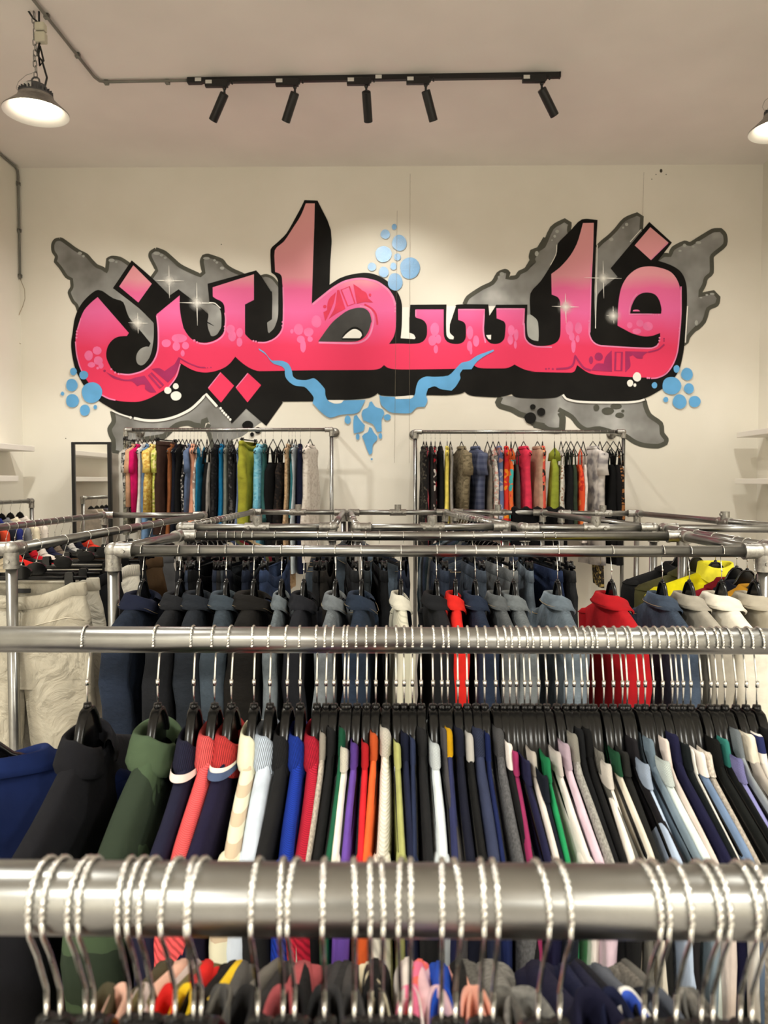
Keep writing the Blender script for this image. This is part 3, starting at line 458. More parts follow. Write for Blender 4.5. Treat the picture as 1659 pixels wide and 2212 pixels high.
# high bay pendants
SHADE = metal('lamp_aluminium', (150, 148, 144), 0.42, 0.08); REFL = paint('lamp_reflector_white', (250, 248, 242), 0.5, 0, 0.01); HOUS = paint('lamp_housing', (74, 74, 76), 0.5)
LAMPE = emis('high_bay_lens', (255, 240, 214), 28.0)
def torus_link(mb, c, L, r, wr, flip):
    pts = []
    for k in range(14):
        a = 2*pi*k/14; u_ = cos(a)*r; v_ = sin(a)*r + (L/2-r)*(1 if sin(a) > 0 else -1)
        pts.append(Vector(c)+(Vector((u_, 0, v_)) if flip else Vector((0, u_, v_))))
    pts.append(pts[0]); mb.sweep(pts, wr, 5, False)
def pendant(x, y, rim_z, label, power, R=0.197):
    t = thing('pendant_lamp', label, 'lamp', (x, y, rim_z), 0, 'high bay pendant lamps')
    ob('lamp_shade', autosmooth(MB().lathe((0, 0, 0), [(R+0.004, 0.0), (R+0.004, 0.006), (0.112, 0.088), (0.108, 0.105), (0.088, 0.11)], 48).mesh('shade'), 30), SHADE, t)
    ob('reflector', MB().lathe((0, 0, 0), [(R+0.004, 0.0), (R, 0.0), (0.105, 0.084), (0.10, 0.095)], 48).mesh('refl'), REFL, t)
    ob('lens', MB().lathe((0, 0, 0.082), [(0, 0), (0.05, 0.0), (0.1, 0.004)], 32).mesh('lens'), LAMPE, t)
    ob('housing', autosmooth(MB().lathe((0, 0, 0.105), [(0.105, 0.0), (0.105, 0.010), (0.072, 0.016), (0.07, 0.062), (0.064, 0.07), (0, 0.07)], 32).mesh('house')), HOUS, t)
    fin = MB().box((0.094, 0, 0.128), (0.02, 0.003, 0.026)).mesh('fin', False)
    for k in range(24): ob('cooling_fin', fin, HOUS, t, (0, 0, 0), (0, 0, 2*pi*k/24))
    ob('sticker', MB().box((-0.02, -0.07, 0.15), (0.05, 0.003, 0.03)).mesh('stk', False), STICKER, t)
    r_ = MB(); torus_link(r_, (0, 0, 0.2), 0.055, 0.026, 0.006, True); ob('eye_ring', r_.mesh('eye'), HOUS, t)
    top = CEIL_Z-rim_z; ch = MB(); z = 0.225; k = 0
    while z < top-0.02: torus_link(ch, (0.004*sin(k*1.7), 0.003*cos(k), z+0.018), 0.042, 0.011, 0.0034, k % 2 == 0); z += 0.034; k += 1
    ob('chain', ch.mesh('chain'), GALV, t)
    ob('cable', MB().sweep([(0.06, 0.0, 0.165), (0.07, 0.01, 0.23), (0.045, 0, 0.33), (0.02, 0, 0.36), (0.035, 0, 0.42), (0.055, 0, 0.33), (0.03, 0, 0.30), (0.02, 0, 0.4), (0.045, 0, 0.5), (0.03, 0, 0.56), (-0.01, 0, 0.6), (-0.05, 0, 0.66), (-0.045, 0, 0.74), (0.0, 0, 0.82), (0.03, 0, 0.9), (0.03, 0.0, top-0.1)], 0.0065, 7).mesh('cable'), MATTE_BLACK, t)
    ob('connector_box', MB().box((0.04, 0, top-0.10), (0.062, 0.05, 0.05), 0.005).box((0.04, 0, top-0.165), (0.066, 0.05, 0.062), 0.005).mesh('box', False), paint('pale_connector', (196, 192, 172), 0.6), t)
    ob('safety_wire', MB().sweep([(-0.10, 0, 0.12), (-0.125, 0, 0.16), (-0.11, 0, 0.2), (-0.06, 0, 0.24), (0.0, 0, 0.26)], 0.0015, 5).mesh('safety'), GALV, t)
    d = bpy.data.lights.new('pendant_light', 'SPOT'); d.energy = power; d.color = WARM; d.spot_size = radians(128); d.spot_blend = 0.35; d.shadow_soft_size = 0.085
    o = bpy.data.objects.new('pendant_light', d); COL.objects.link(o); o.location = (x, y, rim_z+0.075)
la = atZ(74, 25, CEIL_Z); rimz = atY(71, 245, la.y).z
pendant(la.x+0.0, la.y, rimz, 'aluminium high bay lamp hanging on a chain at top left', 192)
rb = atZ(1686, 283, rimz); pendant(rb.x, rb.y, rimz, 'aluminium high bay lamp cut by the right edge', 96)
# ================================================================ shelves and mirror
def shelf(px_, py_, X0, X1, y_near, label, th=0.05):
    p = atY(px_, py_, 1.0); X = X1 if abs(X1) < abs(X0) else X0
    pt = atX(px_, py_, X); yend = pt.y
    o = ob('wall_shelf', MB().box((0, 0, 0), (abs(X1-X0), yend-y_near, th), 0.003).mesh('shelf', False), WHITE, loc=((X0+X1)/2, (yend+y_near)/2, pt.z-th/2)); tag(o, label, 'shelf', 'white floating shelves on the side walls')
shelf(75, 964, LEFT_X, LEFT_X+0.25, 4.6, 'white floating shelf on the left wall, the upper one')
shelf(40, 1028, LEFT_X, LEFT_X+0.25, 4.6, 'white floating shelf on the left wall, the lower one')
shelf(1591, 934, RIGHT_X-0.27, RIGHT_X, 4.6, 'white floating shelf on the right wall, the upper one')
shelf(1587, 1034, RIGHT_X-0.27, RIGHT_X, 4.6, 'white floating shelf on the right wall, the lower one')
mx0, mx1 = atY(155, 955, 7.12), atY(240, 953, 7.12); mw = (mx1-mx0).length; mh = mx0.z
t = thing('standing_mirror', 'tall black framed mirror standing left of the back left rack', 'mirror', ((mx0.x+mx1.x)/2, 7.12, 0), radians(0))
fr = 0.032
ob('frame_side', MB().box((-mw/2+fr/2, 0, mh/2), (fr, 0.04, mh), 0.003).mesh('side', False), MATTE_BLACK, t); ob('frame_side', MB().box((mw/2-fr/2, 0, mh/2), (fr, 0.04, mh), 0.003).mesh('side', False), MATTE_BLACK, t)
ob('frame_top', MB().box((0, 0, mh-0.011), (mw-2*fr, 0.04, 0.022), 0.003).mesh('top', False), MATTE_BLACK, t); ob('frame_bottom', MB().box((0, 0, 0.02), (mw-2*fr, 0.04, 0.04), 0.003).mesh('bot', False), MATTE_BLACK, t)
mm, _, _, bb = base_mat('mirror_glass', (236, 236, 232), 0.01, 1.0); ob('mirror_pane', MB().box((0, 0.0, mh/2+0.01), (mw-2*fr, 0.012, mh-0.062)).mesh('pane', False), mm, t)
ob('back_cabinet', MB().box((-0.02, 0.15, mh/2-0.05), (mw-0.02, 0.23, mh-0.1), 0.003).mesh('back', False), paint('grey_cabinet', (176, 168, 158), 0.6), t)
# ================================================================ tube racks
RR = 0.0169; RZ = CAMZ-0.205
def PZ(x, y, z=None): return atZ(x, y, RZ if z is None else z)
def fitting(pt, dirs, org, r=0.0222, L=0.058):
    m = MB(); m.ball(pt-org, r*1.12, 14, 8)
    for d in dirs:
        d = Vector(d).normalized(); m.cyl(pt-org, pt-org+d*L, r, n=18); m.cyl(pt-org+d*(L-0.008), pt-org+d*(L+0.001), r*1.07, n=18)
        sd = Vector((d.y, -d.x, 0)) if abs(d.z) < 0.5 else Vector((0, -1, 0))
        m.cyl(pt-org+d*(L-0.022)+sd*r*0.9, pt-org+d*(L-0.022)+sd*(r+0.005), 0.006, n=8)
    return autosmooth(m.mesh('fitting'), 35)
def rack(label, rails, posts, corners, tees=(), group='pipe clothes racks', wall=()):
    org = Vector((posts[0].x, posts[0].y, 0)); t = thing('clothes_rack', label, 'clothes rack', org, 0, group)
    for a, b in rails: ob('rail', MB().cyl(a-org, b-org, RR, n=24).mesh('rail'), GALV, t)
    for p in posts:
        ob('post', MB().cyl(Vector((p.x, p.y, 0.01))-org, p-org, RR, n=20).mesh('post'), GALV, t)
        ob('foot_flange', MB().lathe(Vector((p.x, p.y, 0))-org, [(0.0, 0.012), (0.05, 0.012), (0.052, 0.0)][::-1], 20).mesh('flange'), CAST, t)
    for p, dirs in corners: ob('corner_fitting', fitting(p, dirs, org), CAST, t)
    for p, d in tees:
        d = Vector(d).normalized(); m = MB(); m.cyl(p-org-d*0.055, p-org+d*0.055, 0.0218, n=18); m.cyl(p-org, p-org+Vector((0, 0, 0.052)), 0.0215, 0.0218, n=18)
        sd = Vector((d.y, -d.x, 0)); sd = sd if sd.y < 0 else -sd
        for k in (-0.036, 0.036): m.cyl(p-org+d*k+sd*0.018, p-org+d*k+sd*0.028, 0.0085, 0.0075, n=10)
        m.cyl(p-org+sd*0.016+Vector((0, 0, 0.036)), p-org+sd*0.028+Vector((0, 0, 0.036)), 0.0085, 0.0075, n=10)
        ob('tee_fitting', autosmooth(m.mesh('tee'), 35), CAST, t)
    for p in wall:
        e = Vector((p.x, WALL_Y-0.002, p.z)); ob('wall_tie', MB().cyl(p-org, e-org, RR, n=16).cyl(e-org-Vector((0, 0.012, 0)), e-org, 0.045, n=20).mesh('tie'), CAST, t)
    return t
def rect(label, FL, FR, BL, BR, tees=()):
    X = lambda a, b: (b-a).normalized(); D = Vector((0, 0, -1))
    return rack(label, [(FL, FR), (BL, BR), (FL, BL), (FR, BR)], [FL, FR, BL, BR], [(FL, (X(FL, FR), X(FL, BL), D)), (FR, (X(FR, FL), X(FR, BR), D)), (BL, (X(BL, BR), X(BL, FL), D)), (BR, (X(BR, BL), X(BR, FR), D))], tees)
yA, yB = PZ(830, 1943).y, PZ(830, 1383).y
rect('pipe rack nearest the camera, its two long rails spanning the whole width', Vector((-1.25, yA, RZ)), Vector((1.25, yA, RZ)), Vector((-1.25, yB, RZ)), Vector((1.25, yB, RZ)))
C0, C1, D0, D1 = PZ(243, 1190), PZ(1648, 1191), PZ(392, 1157), PZ(1478, 1159)
D0.y = D1.y = (D0.y+D1.y)/2; C0.y = C1.y = (C0.y+C1.y)/2
rect('wide pipe rack carrying the denim jackets, third rail back', C0, C1, D0, D1)
LFR, LBR, LBL = PZ(24, 1186), PZ(440, 1113), PZ(207, 1115)
LFL = Vector((LBL.x, LFR.y, RZ)); LBL.y = LBR.y
rect('long pipe rack at the left edge carrying ivory trousers', LFL, LFR, LBL, LBR)
U = Vector((1, 0, 0))
def mid(a, b, k=0.5): return a.lerp(b, k)
R2 = [PZ(*p) for p in ((392, 1140), (718, 1139), (547, 1106), (742, 1107))]; R3 = [PZ(*p) for p in ((772, 1140), (1092, 1138), (757, 1107), (962, 1107))]; R4 = [PZ(*p) for p in ((1134, 1141), (1412, 1141), (982, 1106), (1172, 1108))]
rect('small pipe rack left of centre behind the denim rack', *R2, tees=((mid(R2[0], R2[1]), U), (mid(R2[2], R2[3]), U)))
rect('small pipe rack in the middle behind the denim rack', *R3, tees=((mid(R3[0], R3[1]), U), (mid(R3[2], R3[3]), U)))
rect('small pipe rack right of centre with a black coat over it', *R4, tees=((mid(R4[0], R4[1], 0.55), U), (mid(R4[2], R4[3]), U)))
E0, E1, E2, E3, E4 = PZ(1434, 1141), PZ(1672, 1184), PZ(1740, 1143), PZ(1376, 1109), PZ(1212, 1109)
D_ = Vector((0, 0, -1)); nrm = lambda a, b: (b-a).normalized()
rack('pipe rack at the right edge carrying the yellow puffer jacket', [(E0, E1), (E0, E2), (E3, E2), (E4, E3)], [E1, E2, E3, E4], [(E0, (nrm(E0, E1), nrm(E0, E2))), (E1, (nrm(E1, E0), D_)), (E2, (nrm(E2, E0), nrm(E2, E3), D_)), (E3, (nrm(E3, E2), nrm(E3, E4), D_)), (E4, (nrm(E4, E3), D_))], ((mid(E4, E3, 0.55), U), (mid(E3, E2, 0.62), nrm(E3, E2))))
YBK = 7.0
def tall(x0, y0, x1, y1, label):
    a, b = atY(x0, y0, YBK), atY(x1, y1, YBK); a.z = b.z = (a.z+b.z)/2
    rack(label, [(a, b)], [a, b], [(a, (U, D_)), (b, (-U, D_))], wall=(a+Vector((0.05, 0, -0.0)), b-Vector((0.05, 0, 0))) if False else (a, b)); return a, b
BL0, BL1 = tall(272, 925, 716, 932, 'tall pipe rack on the back wall, left of the pair')
BR0, BR1 = tall(897, 932, 1347, 934, 'tall pipe rack on the back wall, right of the pair')
wz = atX(68, 1082, -3.13); W0, W1 = Vector((-3.13, wz.y, wz.z)), Vector((-3.13, 4.7, wz.z))
rack('short pipe rack along the left wall below the shelf', [(W0, W1)], [W0, W1], [(W0, (-Vector((0, 1, 0)), D_)), (W1, (Vector((0, 1, 0)), D_))])
# ================================================================ hangers (origin: centre of the rail, arms along local Y)
ARM = [(0, -0.088), (0.012, -0.091), (0.024, -0.104), (0.036, -0.128), (0.06, -0.150), (0.12, -0.172), (0.19, -0.197), (0.215, -0.207), (0.235, -0.218)]
def arm(y):
    y = abs(y)
    for (a, za), (b, zb) in zip(ARM, ARM[1:]):
        if y <= b: return za+(zb-za)*(y-a)/(b-a)
    return ARM[-1][1]-(y-ARM[-1][0])*0.6
def hook_mesh(neck):
    R = RR+0.0010; m = MB()
    m.sweep([(0, 0, neck-0.004), (0, 0, neck+0.018), (0, 0.0, neck+0.03 if neck < -0.07 else neck+0.018), (0, R*0.55, -R*1.25), (0, R*0.93, -R*0.55), (0, R, -R*0.1)], 0.0012, 7)
    pts = [(0, R*cos(radians(a)), R*sin(radians(a))) for a in range(-10, 196, 4)]
    m.sweep(pts, 0.0018, 6, True, 900.0, 0.55)
    m.ball((0, R*cos(radians(195)), R*sin(radians(195))), 0.0022, 8, 5)
    if neck < -0.07: m.cyl((0, 0, neck+0.026), (0, 0, neck+0.034), 0.0024, 0.0024, 8)
    return m.mesh('hook')
def strip(path, hw, th):
    """flat strip lying across local X, swept along a Y-Z path"""
    m = MB(); v = []; n = len(path)
    for i, (y, z) in enumerate(path):
        a = Vector(path[max(0, i-1)]); b = Vector(path[min(n-1, i+1)]); t = (b-a).normalized(); nn = Vector((-t.y, t.x))
        for sx, k in ((-1, 0.55), (-0.8, 1), (0.8, 1), (1, 0.55), (1, -0.55), (0.8, -1), (-0.8, -1), (-1, -0.55)): v.append((sx*hw, y+nn.x*k*th, z+nn.y*k*th))
    f = [(i*8+k, (i+1)*8+k, (i+1)*8+(k+1) % 8, i*8+(k+1) % 8) for i in range(n-1) for k in range(8)] + [tuple(range(8)), tuple(range((n-1)*8, n*8))[::-1]]
    return m.add(v, f)
half = [(y, arm(y)-0.002) for y in (0.0, 0.006, 0.012, 0.018, 0.024, 0.03, 0.036, 0.047, 0.06, 0.09, 0.12, 0.155, 0.19, 0.21)]
path = [(-y, z) for y, z in half[::-1]] + half[1:]
HANGER = {}
HANGER['arms'] = autosmooth(strip(path, 0.0058, 0.0028).mesh('hanger_arms'), 50)
bar_path = [(-0.21, -0.207), (-0.205, -0.217), (-0.19, -0.222), (0.19, -0.222), (0.205, -0.217), (0.21, -0.207)]
HANGER['bar'] = strip(bar_path, 0.004, 0.0025).mesh('hanger_bar')
gv = [(y, arm(y)-0.003) for y in (-0.06, -0.047, -0.036, -0.024, -0.012, 0, 0.012, 0.024, 0.036, 0.047, 0.06)] + [(0.045, -0.158), (0.02, -0.148), (-0.02, -0.148), (-0.045, -0.158)]
n_ = len(gv); HANGER['gusset'] = me('gusset', [(-0.0012, y, z) for y, z in gv] + [(0.0012, y, z) for y, z in gv], [tuple(range(n_)), tuple(range(n_, 2*n_))[::-1]] + [(i, (i+1) % n_, n_+(i+1) % n_, n_+i) for i in range(n_)], False)
HANGER['tri'] = strip([(-0.205, -0.216), (-0.1, -0.152), (-0.02, -0.1), (-0.008, -0.089), (0.008, -0.089), (0.02, -0.1), (0.1, -0.152), (0.205, -0.216)], 0.004, 0.0026).mesh('tri')
HANGER['neck'] = MB().cyl((0, 0, -0.091), (0, 0, -0.083), 0.0062, 0.005, 10).mesh('neck')
HANGER['hook'] = hook_mesh(-0.086); HANGER['hook_short'] = hook_mesh(-0.064)
HANGER['clip_bar'] = strip([(-0.2, -0.096), (0.2, -0.096)], 0.0035, 0.006).mesh('clip_bar')
ov = [(0.034*cos(2*pi*k/20)*(1 if abs(cos(2*pi*k/20)) < 0.7 else 0.95), -0.078+0.020*sin(2*pi*k/20)) for k in range(20)]
HANGER['oval'] = autosmooth(me('oval', [(-0.006, y, z) for y, z in ov] + [(0.006, y, z) for y, z in ov], [tuple(range(20)), tuple(range(20, 40))[::-1]] + [(i, (i+1) % 20, 20+(i+1) % 20, 20+i) for i in range(20)]), 40)
cl = MB()
for sx in (-1, 1):
    prof = [(0.010, -0.078), (0.013, -0.086), (0.013, -0.11), (0.010, -0.122), (0.018, -0.136), (0.018, -0.146), (-0.018, -0.146), (-0.018, -0.136), (-0.010, -0.122), (-0.013, -0.11), (-0.013, -0.086), (-0.010, -0.078)]
    k_ = len(prof); x0, x1 = sx*0.006, sx*0.011
    cl.add([(x0, y, z) for y, z in prof]+[(x1, y, z) for y, z in prof], [tuple(range(k_))[::-sx], tuple(range(k_, 2*k_))[::sx]]+[(i, (i+1) % k_, k_+(i+1) % k_, k_+i)[::sx] for i in range(k_)])
cl.cyl((-0.008, 0, -0.092), (0.008, 0, -0.092), 0.012, n=12)
HANGER['clip'] = autosmooth(cl.mesh('clip'), 40)
def hanger(loc, rz, label, group, kind='std', hz=0.0, lite=False, lean=0.0):
    h = thing('clothes_hanger' if kind == 'std' else 'clip_hanger', label, 'hanger', loc, rz, group)
    ob('hook', HANGER['hook'] if hz == 0 else HANGER['hook_short'], CHROME, h)
    if kind == 'std':
        ob('arms', HANGER['tri' if lite else 'arms'], PLAST, h, (0, 0, hz)); 
        ob('lower_bar', HANGER['bar'], PLAST, h, (0, 0, hz))
        if not lite: ob('gusset', HANGER['gusset'], PLAST, h, (0, 0, hz)); ob('neck_cap', HANGER['neck'], PLAST, h, (0, 0, hz))
    else:
        ob('clip_bar', HANGER['clip_bar'], PLAST, h)
        if not lite: ob('size_tag', HANGER['oval'], PLAST, h)
        for s in (-1, 1): ob('clip', HANGER['clip'], PLAST, h, (0, s*0.15, 0))
    return h
# ================================================================ garments
def sring(yc, zc, hy, hx, n=3.0, k=28, t0=0.0, t1=2*pi):
    pts = []
    for i in range(k):
        a = t0+(t1-t0)*i/(k if abs(t1-t0-2*pi) < 1e-6 else k-1); c, s = cos(a), sin(a)
        pts.append((hx*math.copysign(abs(s)**(2/n), s), yc+hy*math.copysign(abs(c)**(2/n), c), zc))
    return pts
def loft(name, rings, closed=True, disp=None):
    k = len(rings[0]); v = []; uv = []; vv = 0.0
    for i, r in enumerate(rings):
        if i: vv += (Vector(r[0])-Vector(rings[i-1][0])).length
        u_ = 0.0
        for j, p in enumerate(r):
            if j: u_ += (Vector(p)-Vector(r[j-1])).length
            v.append(disp(p) if disp else p); uv.append((u_, vv))
    f = [(i*k+j, i*k+(j+1) % k, (i+1)*k+(j+1) % k, (i+1)*k+j) for i in range(len(rings)-1) for j in range(k if closed else k-1)]
    return me(name, v, f, True, uv)
W0_ = 0.02
def folds(seed, amp, top=-0.2):
    r = random.Random(seed); ph = [r.uniform(0, 6.28) for _ in range(6)]; k1, k2 = r.uniform(28, 46), r.uniform(60, 90)
    def d(p):
        x, y, z = p; g = max(0.0, min(1.0, (top-z)/0.35)); g2 = max(0.0, min(1.0, (-0.15-z)/0.06))
        dx = amp*(0.006*g*(sin(k1*y+ph[0]+4*z)+0.5*sin(k2*y+ph[1]-6*z)) + 0.0035*g2*sin(31*z+ph[2]+9*y) + 0.007*g*sin(5*z+ph[3]))
        dy = amp*(0.004*g2*sin(23*z+ph[4]+120*x) + 0.005*g*sin(9*z+ph[5]))
        return (x+dx, y+dy, z)
    return d
CACHE = {}
def top_meshes(style, nk=0.06, sl='short', length=0.62, var=0, sh=0.215):
    key = (style, round(nk, 3), sl, length, var, sh)
    if key in CACHE: return CACHE[key]
    out = {}; D = folds(hash((style, var)) % 9973 if False else (len(style)*131+var*17), 1.0 if style != 'puffer' else 0.5)
    if style in ('tank', 'strap'):
        zt = -0.25 if style == 'tank' else -0.30
        rg = [(zt, 0.10, 0.7), (zt-0.03, 0.125, 0.85), (zt-0.08, 0.15, 1), (zt-0.2, 0.165, 1.1), (-0.62, 0.17, 1.15)]
        z = -0.62
        while z > -length: z -= 0.16; rg.append((max(z, -length), 0.17+0.05*(-0.62-z), 1.2))
        out['body'] = loft('body', [sring(0, z, a, W0_*w_, 3, 24) for z, a, w_ in rg], True, D)
        ws = 0.016 if style == 'tank' else 0.006
        for s in (-1, 1):
            v = []; zs = [arm(0.085)+0.004, -0.19, zt-0.02]
            for x_ in (-1, 1): pass
            pth = [(-0.75*W0_, s*0.088, zt-0.015), (-0.5*W0_, s*0.088, -0.2), (0, s*0.088, arm(0.088)+0.003), (0.5*W0_, s*0.088, -0.2), (0.75*W0_, s*0.088, zt-0.015)]
            out['strap%d' % s] = MB().sweep(pth, [ws]*5, 6, True, 0, 0.35).mesh('strap')
        CACHE[key] = out; return out
    if style == 'trousers':
        rg = [(-0.118, 0.196, 0.55), (-0.128, 0.198, 0.7), (-0.165, 0.2, 0.85), (-0.20, 0.208, 0.95), (-0.26, 0.216, 1.05), (-0.33, 0.222, 1.15), (-0.41, 0.224, 1.2), (-0.44, 0.224, 1.2)]
        dip = lambda p: D((p[0], p[1], p[2]-(0.045*max(0, 1-(p[1]/0.16)**2) if p[0] > 0.004 and p[2] > -0.19 else 0)))
        out['hips'] = loft('hips', [sring(0, z, a, W0_*w_, 3.2, 40) for z, a, w_ in rg], True, dip)
        out['waistband'] = loft('waistband', [sring(0, z, a, W0_*w_, 3.2, 40) for z, a, w_ in ((-0.112, 0.1935, 0.48), (-0.108, 0.198, 0.62), (-0.112, 0.201, 0.72), (-0.148, 0.203, 0.92), (-0.150, 0.200, 0.8))], True, dip)
        for s in (-1, 1):
            rr = [(-0.41, 0.112, 0.112, 1.2), (-0.5, 0.112, 0.106, 1.25), (-0.65, 0.11, 0.098, 1.2), (-0.85, 0.108, 0.092, 1.15), (-1.08, 0.106, 0.09, 1.15)]
            if length < 0.9: rr = rr[:3]
            out['leg%d' % s] = loft('leg', [sring(s*yc, z, hy, W0_*w_, 3, 24) for z, yc, hy, w_ in rr], True, D)
        CACHE[key] = out; return out
    if style == 'skirt':
        out['body'] = loft('body', [sring(0, z, a, W0_*w_, 3, 28) for z, a, w_ in ((-0.112, 0.16, 0.6), (-0.15, 0.165, 0.8), (-0.3, 0.185, 1.1), (-0.5, 0.2, 1.2), (-length, 0.215, 1.3))], True, D)
        out['waistband'] = loft('waistband', [sring(0, z, a, W0_*w_, 3, 28) for z, a, w_ in ((-0.11, 0.158, 0.5), (-0.108, 0.163, 0.7), (-0.145, 0.168, 0.9))], True, D); CACHE[key] = out; return out
    ss = sh if style != 'dress' else 0.165
    aa = [nk+(ss-nk)*i/6 for i in range(7)]; up = 0.006 if style != 'puffer' else 0.02
    rg = [(arm(a)+up, a+0.004, 0.62+0.05*i) for i, a in enumerate(aa)]
    zz = rg[-1][0]
    if style == 'dress': rg += [(zz-0.03, ss-0.004, 1.0), (zz-0.1, ss-0.02, 1.05), (-0.42, 0.15, 1.1), (-0.6, 0.165, 1.15), (-0.85, 0.19, 1.25), (-length, 0.215, 1.3)]
    else: rg += [(zz-0.012, ss+0.009, 1.0), (zz-0.04, ss+0.008, 1.05), (zz-0.09, ss-0.002, 1.1), (-0.38, 0.205, 1.12), (-0.48, 0.205, 1.15), (-length, 0.21, 1.2), (-length-0.001, 0.2, 0.6)]
    if style == 'puffer':
        fine = []; 
        for (z0, a0, w0), (z1, a1, w1) in zip(rg, rg[1:]):
            m_ = max(1, int((z0-z1)/0.012)) if z0 < -0.2 else 1
            fine += [(z0+(z1-z0)*i/m_, a0+(a1-a0)*i/m_, w0+(w1-w0)*i/m_) for i in range(m_)]
        rg = [(z, a+(0.010*abs(sin(z*pi/0.065))-0.004 if z < -0.2 else 0), w_*(0.85+0.45*abs(sin(z*pi/0.065)) if z < -0.2 else 1)) for z, a, w_ in fine]
    vneck = 0.07 if style in ('jacket', 'polo') else 0.03
    def DV(p):
        s = max(0.0, p[0]/W0_)
        return D((p[0], p[1], p[2]-vneck*s*max(0, 1-(p[1]/max(nk, 0.03))**2)*(1 if p[2] > arm(nk)-0.012 else 0)))
    out['body'] = loft('body', [sring(0, z, a, W0_*w_, 3, 32) for z, a, w_ in rg], True, DV)
    an = arm(nk)
    if style in ('crew', 'dress', 'puffer'):
        hgt = 0.016 if style != 'puffer' else 0.05
        cr = [(arm(nk+0.012)+0.009, nk+0.014, 0.86), (an+0.013, nk+0.006, 0.85), (an+0.010+hgt, nk+0.0, 0.82), (an+0.013+hgt, nk-0.004, 0.72), (an+0.008+hgt, nk-0.008, 0.62), (an+0.002, nk-0.009, 0.55)]
        out['collar'] = loft('collar', [sring(0, z, max(a, 0.012), W0_*w_, 3, 40) for z, a, w_ in cr], True, DV)
    else:
        big = 1.0 if style == 'polo' else 1.3; fl = 1.0 if style == 'polo' else 1.35
        cr = [(an-0.006, nk-0.008, 0.6), (an+0.012*big, nk-0.007, 0.75), (an+0.018*big, nk-0.003, 0.9), (an+0.018*big, nk+0.005, 1.02*fl), (an+0.009*big, nk+0.013, 1.12*fl), (arm(nk+0.022*big)+0.014, nk+0.022*big, 1.2*fl), (arm(nk+0.033*big)+0.012, nk+(0.034 if fl > 1 else 0.027)*big, 1.24*fl), (arm(nk+0.036*big)+0.007, nk+(0.036 if fl > 1 else 0.028)*big, 1.1*fl)]
        g0, g1 = (pi*0.5+0.22, pi*2.5-0.22)
        def DC(p): s = max(0.0, p[0]/W0_); return D((p[0]*1.02, p[1], p[2]-0.02*s*max(0, 1-(p[1]/0.1)**2)))
        out['collar'] = loft('collar', [sring(0, z, max(a, 0.012), W0_*w_, 2.6, 44, g0, g1) for z, a, w_ in cr], False, DC)
        if style == 'jacket': out['stitch'] = MB().sweep([DC(p) for p in sring(0, cr[-2][0]+0.0015, cr[-2][1]-0.006, W0_*1.25*1.35, 2.6, 44, g0, g1)], 0.0009, 4, False).mesh('stitch')
    if sl and style != 'dress':
        sy = ss-0.012; z0 = arm(ss)+up; e = {'short': 0.2, 'long': 0.5}[sl]
        for s in (-1, 1):
            rr = [(z0+0.004, sy-0.012, 0.004, 0.45), (z0-0.0005, sy-0.006, 0.018, 0.95), (z0-0.012, sy, 0.027, 1.16), (z0-0.035, sy+0.002, 0.031, 1.22), (z0-0.08, sy+0.003, 0.033, 1.22), (z0-0.14, sy+0.004, 0.034, 1.25), (z0-0.2, sy+0.004, 0.035, 1.27)]
            if sl == 'long': rr += [(z0-0.28, sy+0.002, 0.036, 1.3), (z0-0.38, sy-0.002, 0.035, 1.25), (z0-0.46, sy-0.004, 0.032, 1.2), (z0-0.5, sy-0.004, 0.030, 1.15)]
            if style == 'puffer':
                f2 = []
                for (a0, a1, a2, a3), (b0, b1, b2, b3) in zip(rr, rr[1:]):
                    m_ = max(1, int((a0-b0)/0.012)); f2 += [tuple(q0+(q1-q0)*i/m_ for q0, q1 in zip((a0, a1, a2, a3), (b0, b1, b2, b3))) for i in range(m_)]
                rr = [(z, y, hy*(0.9+0.4*abs(sin(z*pi/0.065))), hx*(0.9+0.35*abs(sin(z*pi/0.065)))) for z, y, hy, hx in f2]
            rr.append((rr[-1][0]-0.001, rr[-1][1], rr[-1][2]*0.7, rr[-1][3]*0.7))
            out['sleeve%d' % s] = loft('sleeve', [sring(s*y, z, hy, W0_*hx, 2.6, 18) for z, y, hy, hx in rr], True, D)
        if style == 'jacket':
            for s in (-1, 1): out['seam%d' % s] = MB().sweep([D(p) for p in sring(s*(sy+0.0005), z0-0.014, 0.0285, W0_*1.21, 2.6, 30)], 0.0011, 4, False).mesh('seam')
        if sl == 'long' and style != 'puffer':
            for s in (-1, 1):
                zc_ = z0-0.47; out['cuff%d' % s] = loft('cuff', [sring(s*(sy-0.004), z, hy, W0_*hx, 2.6, 18) for z, hy, hx in ((zc_, 0.033, 1.26), (zc_-0.003, 0.0345, 1.32), (zc_-0.045, 0.032, 1.28), (zc_-0.046, 0.026, 1.0))], True, D)
    CACHE[key] = out; return out
STITCH = paint('pale_stitching', (150, 132, 100), 0.8)
def garment(name, cat, label, group, loc, rz, style, mat, cmat=None, w_=1.0, nk=0.06, sl='short', length=0.62, hz=0.0, sh=0.215, smat=None, yz=1.0, zs=1.0):
    o = thing(name, label, cat, (loc[0], loc[1], loc[2]+hz), rz, group, (w_, yz, zs))
    for k, m in top_meshes(style, nk, sl, length, random.Random(label).randrange(5), sh).items():
        n = k.rstrip('-1'); mm_ = mat
        if n in ('collar', 'waistband'): mm_ = cmat or mat
        elif n in ('stitch', 'seam'): n = {'stitch': 'collar_stitching', 'seam': 'armhole_seam'}[n]; mm_ = smat or STITCH
        elif n in ('sleeve', 'cuff'): mm_ = mat if n == 'sleeve' else (cmat or mat)
        elif n == 'strap': mm_ = cmat or mat
        ob(n, m, mm_, o)
    return o
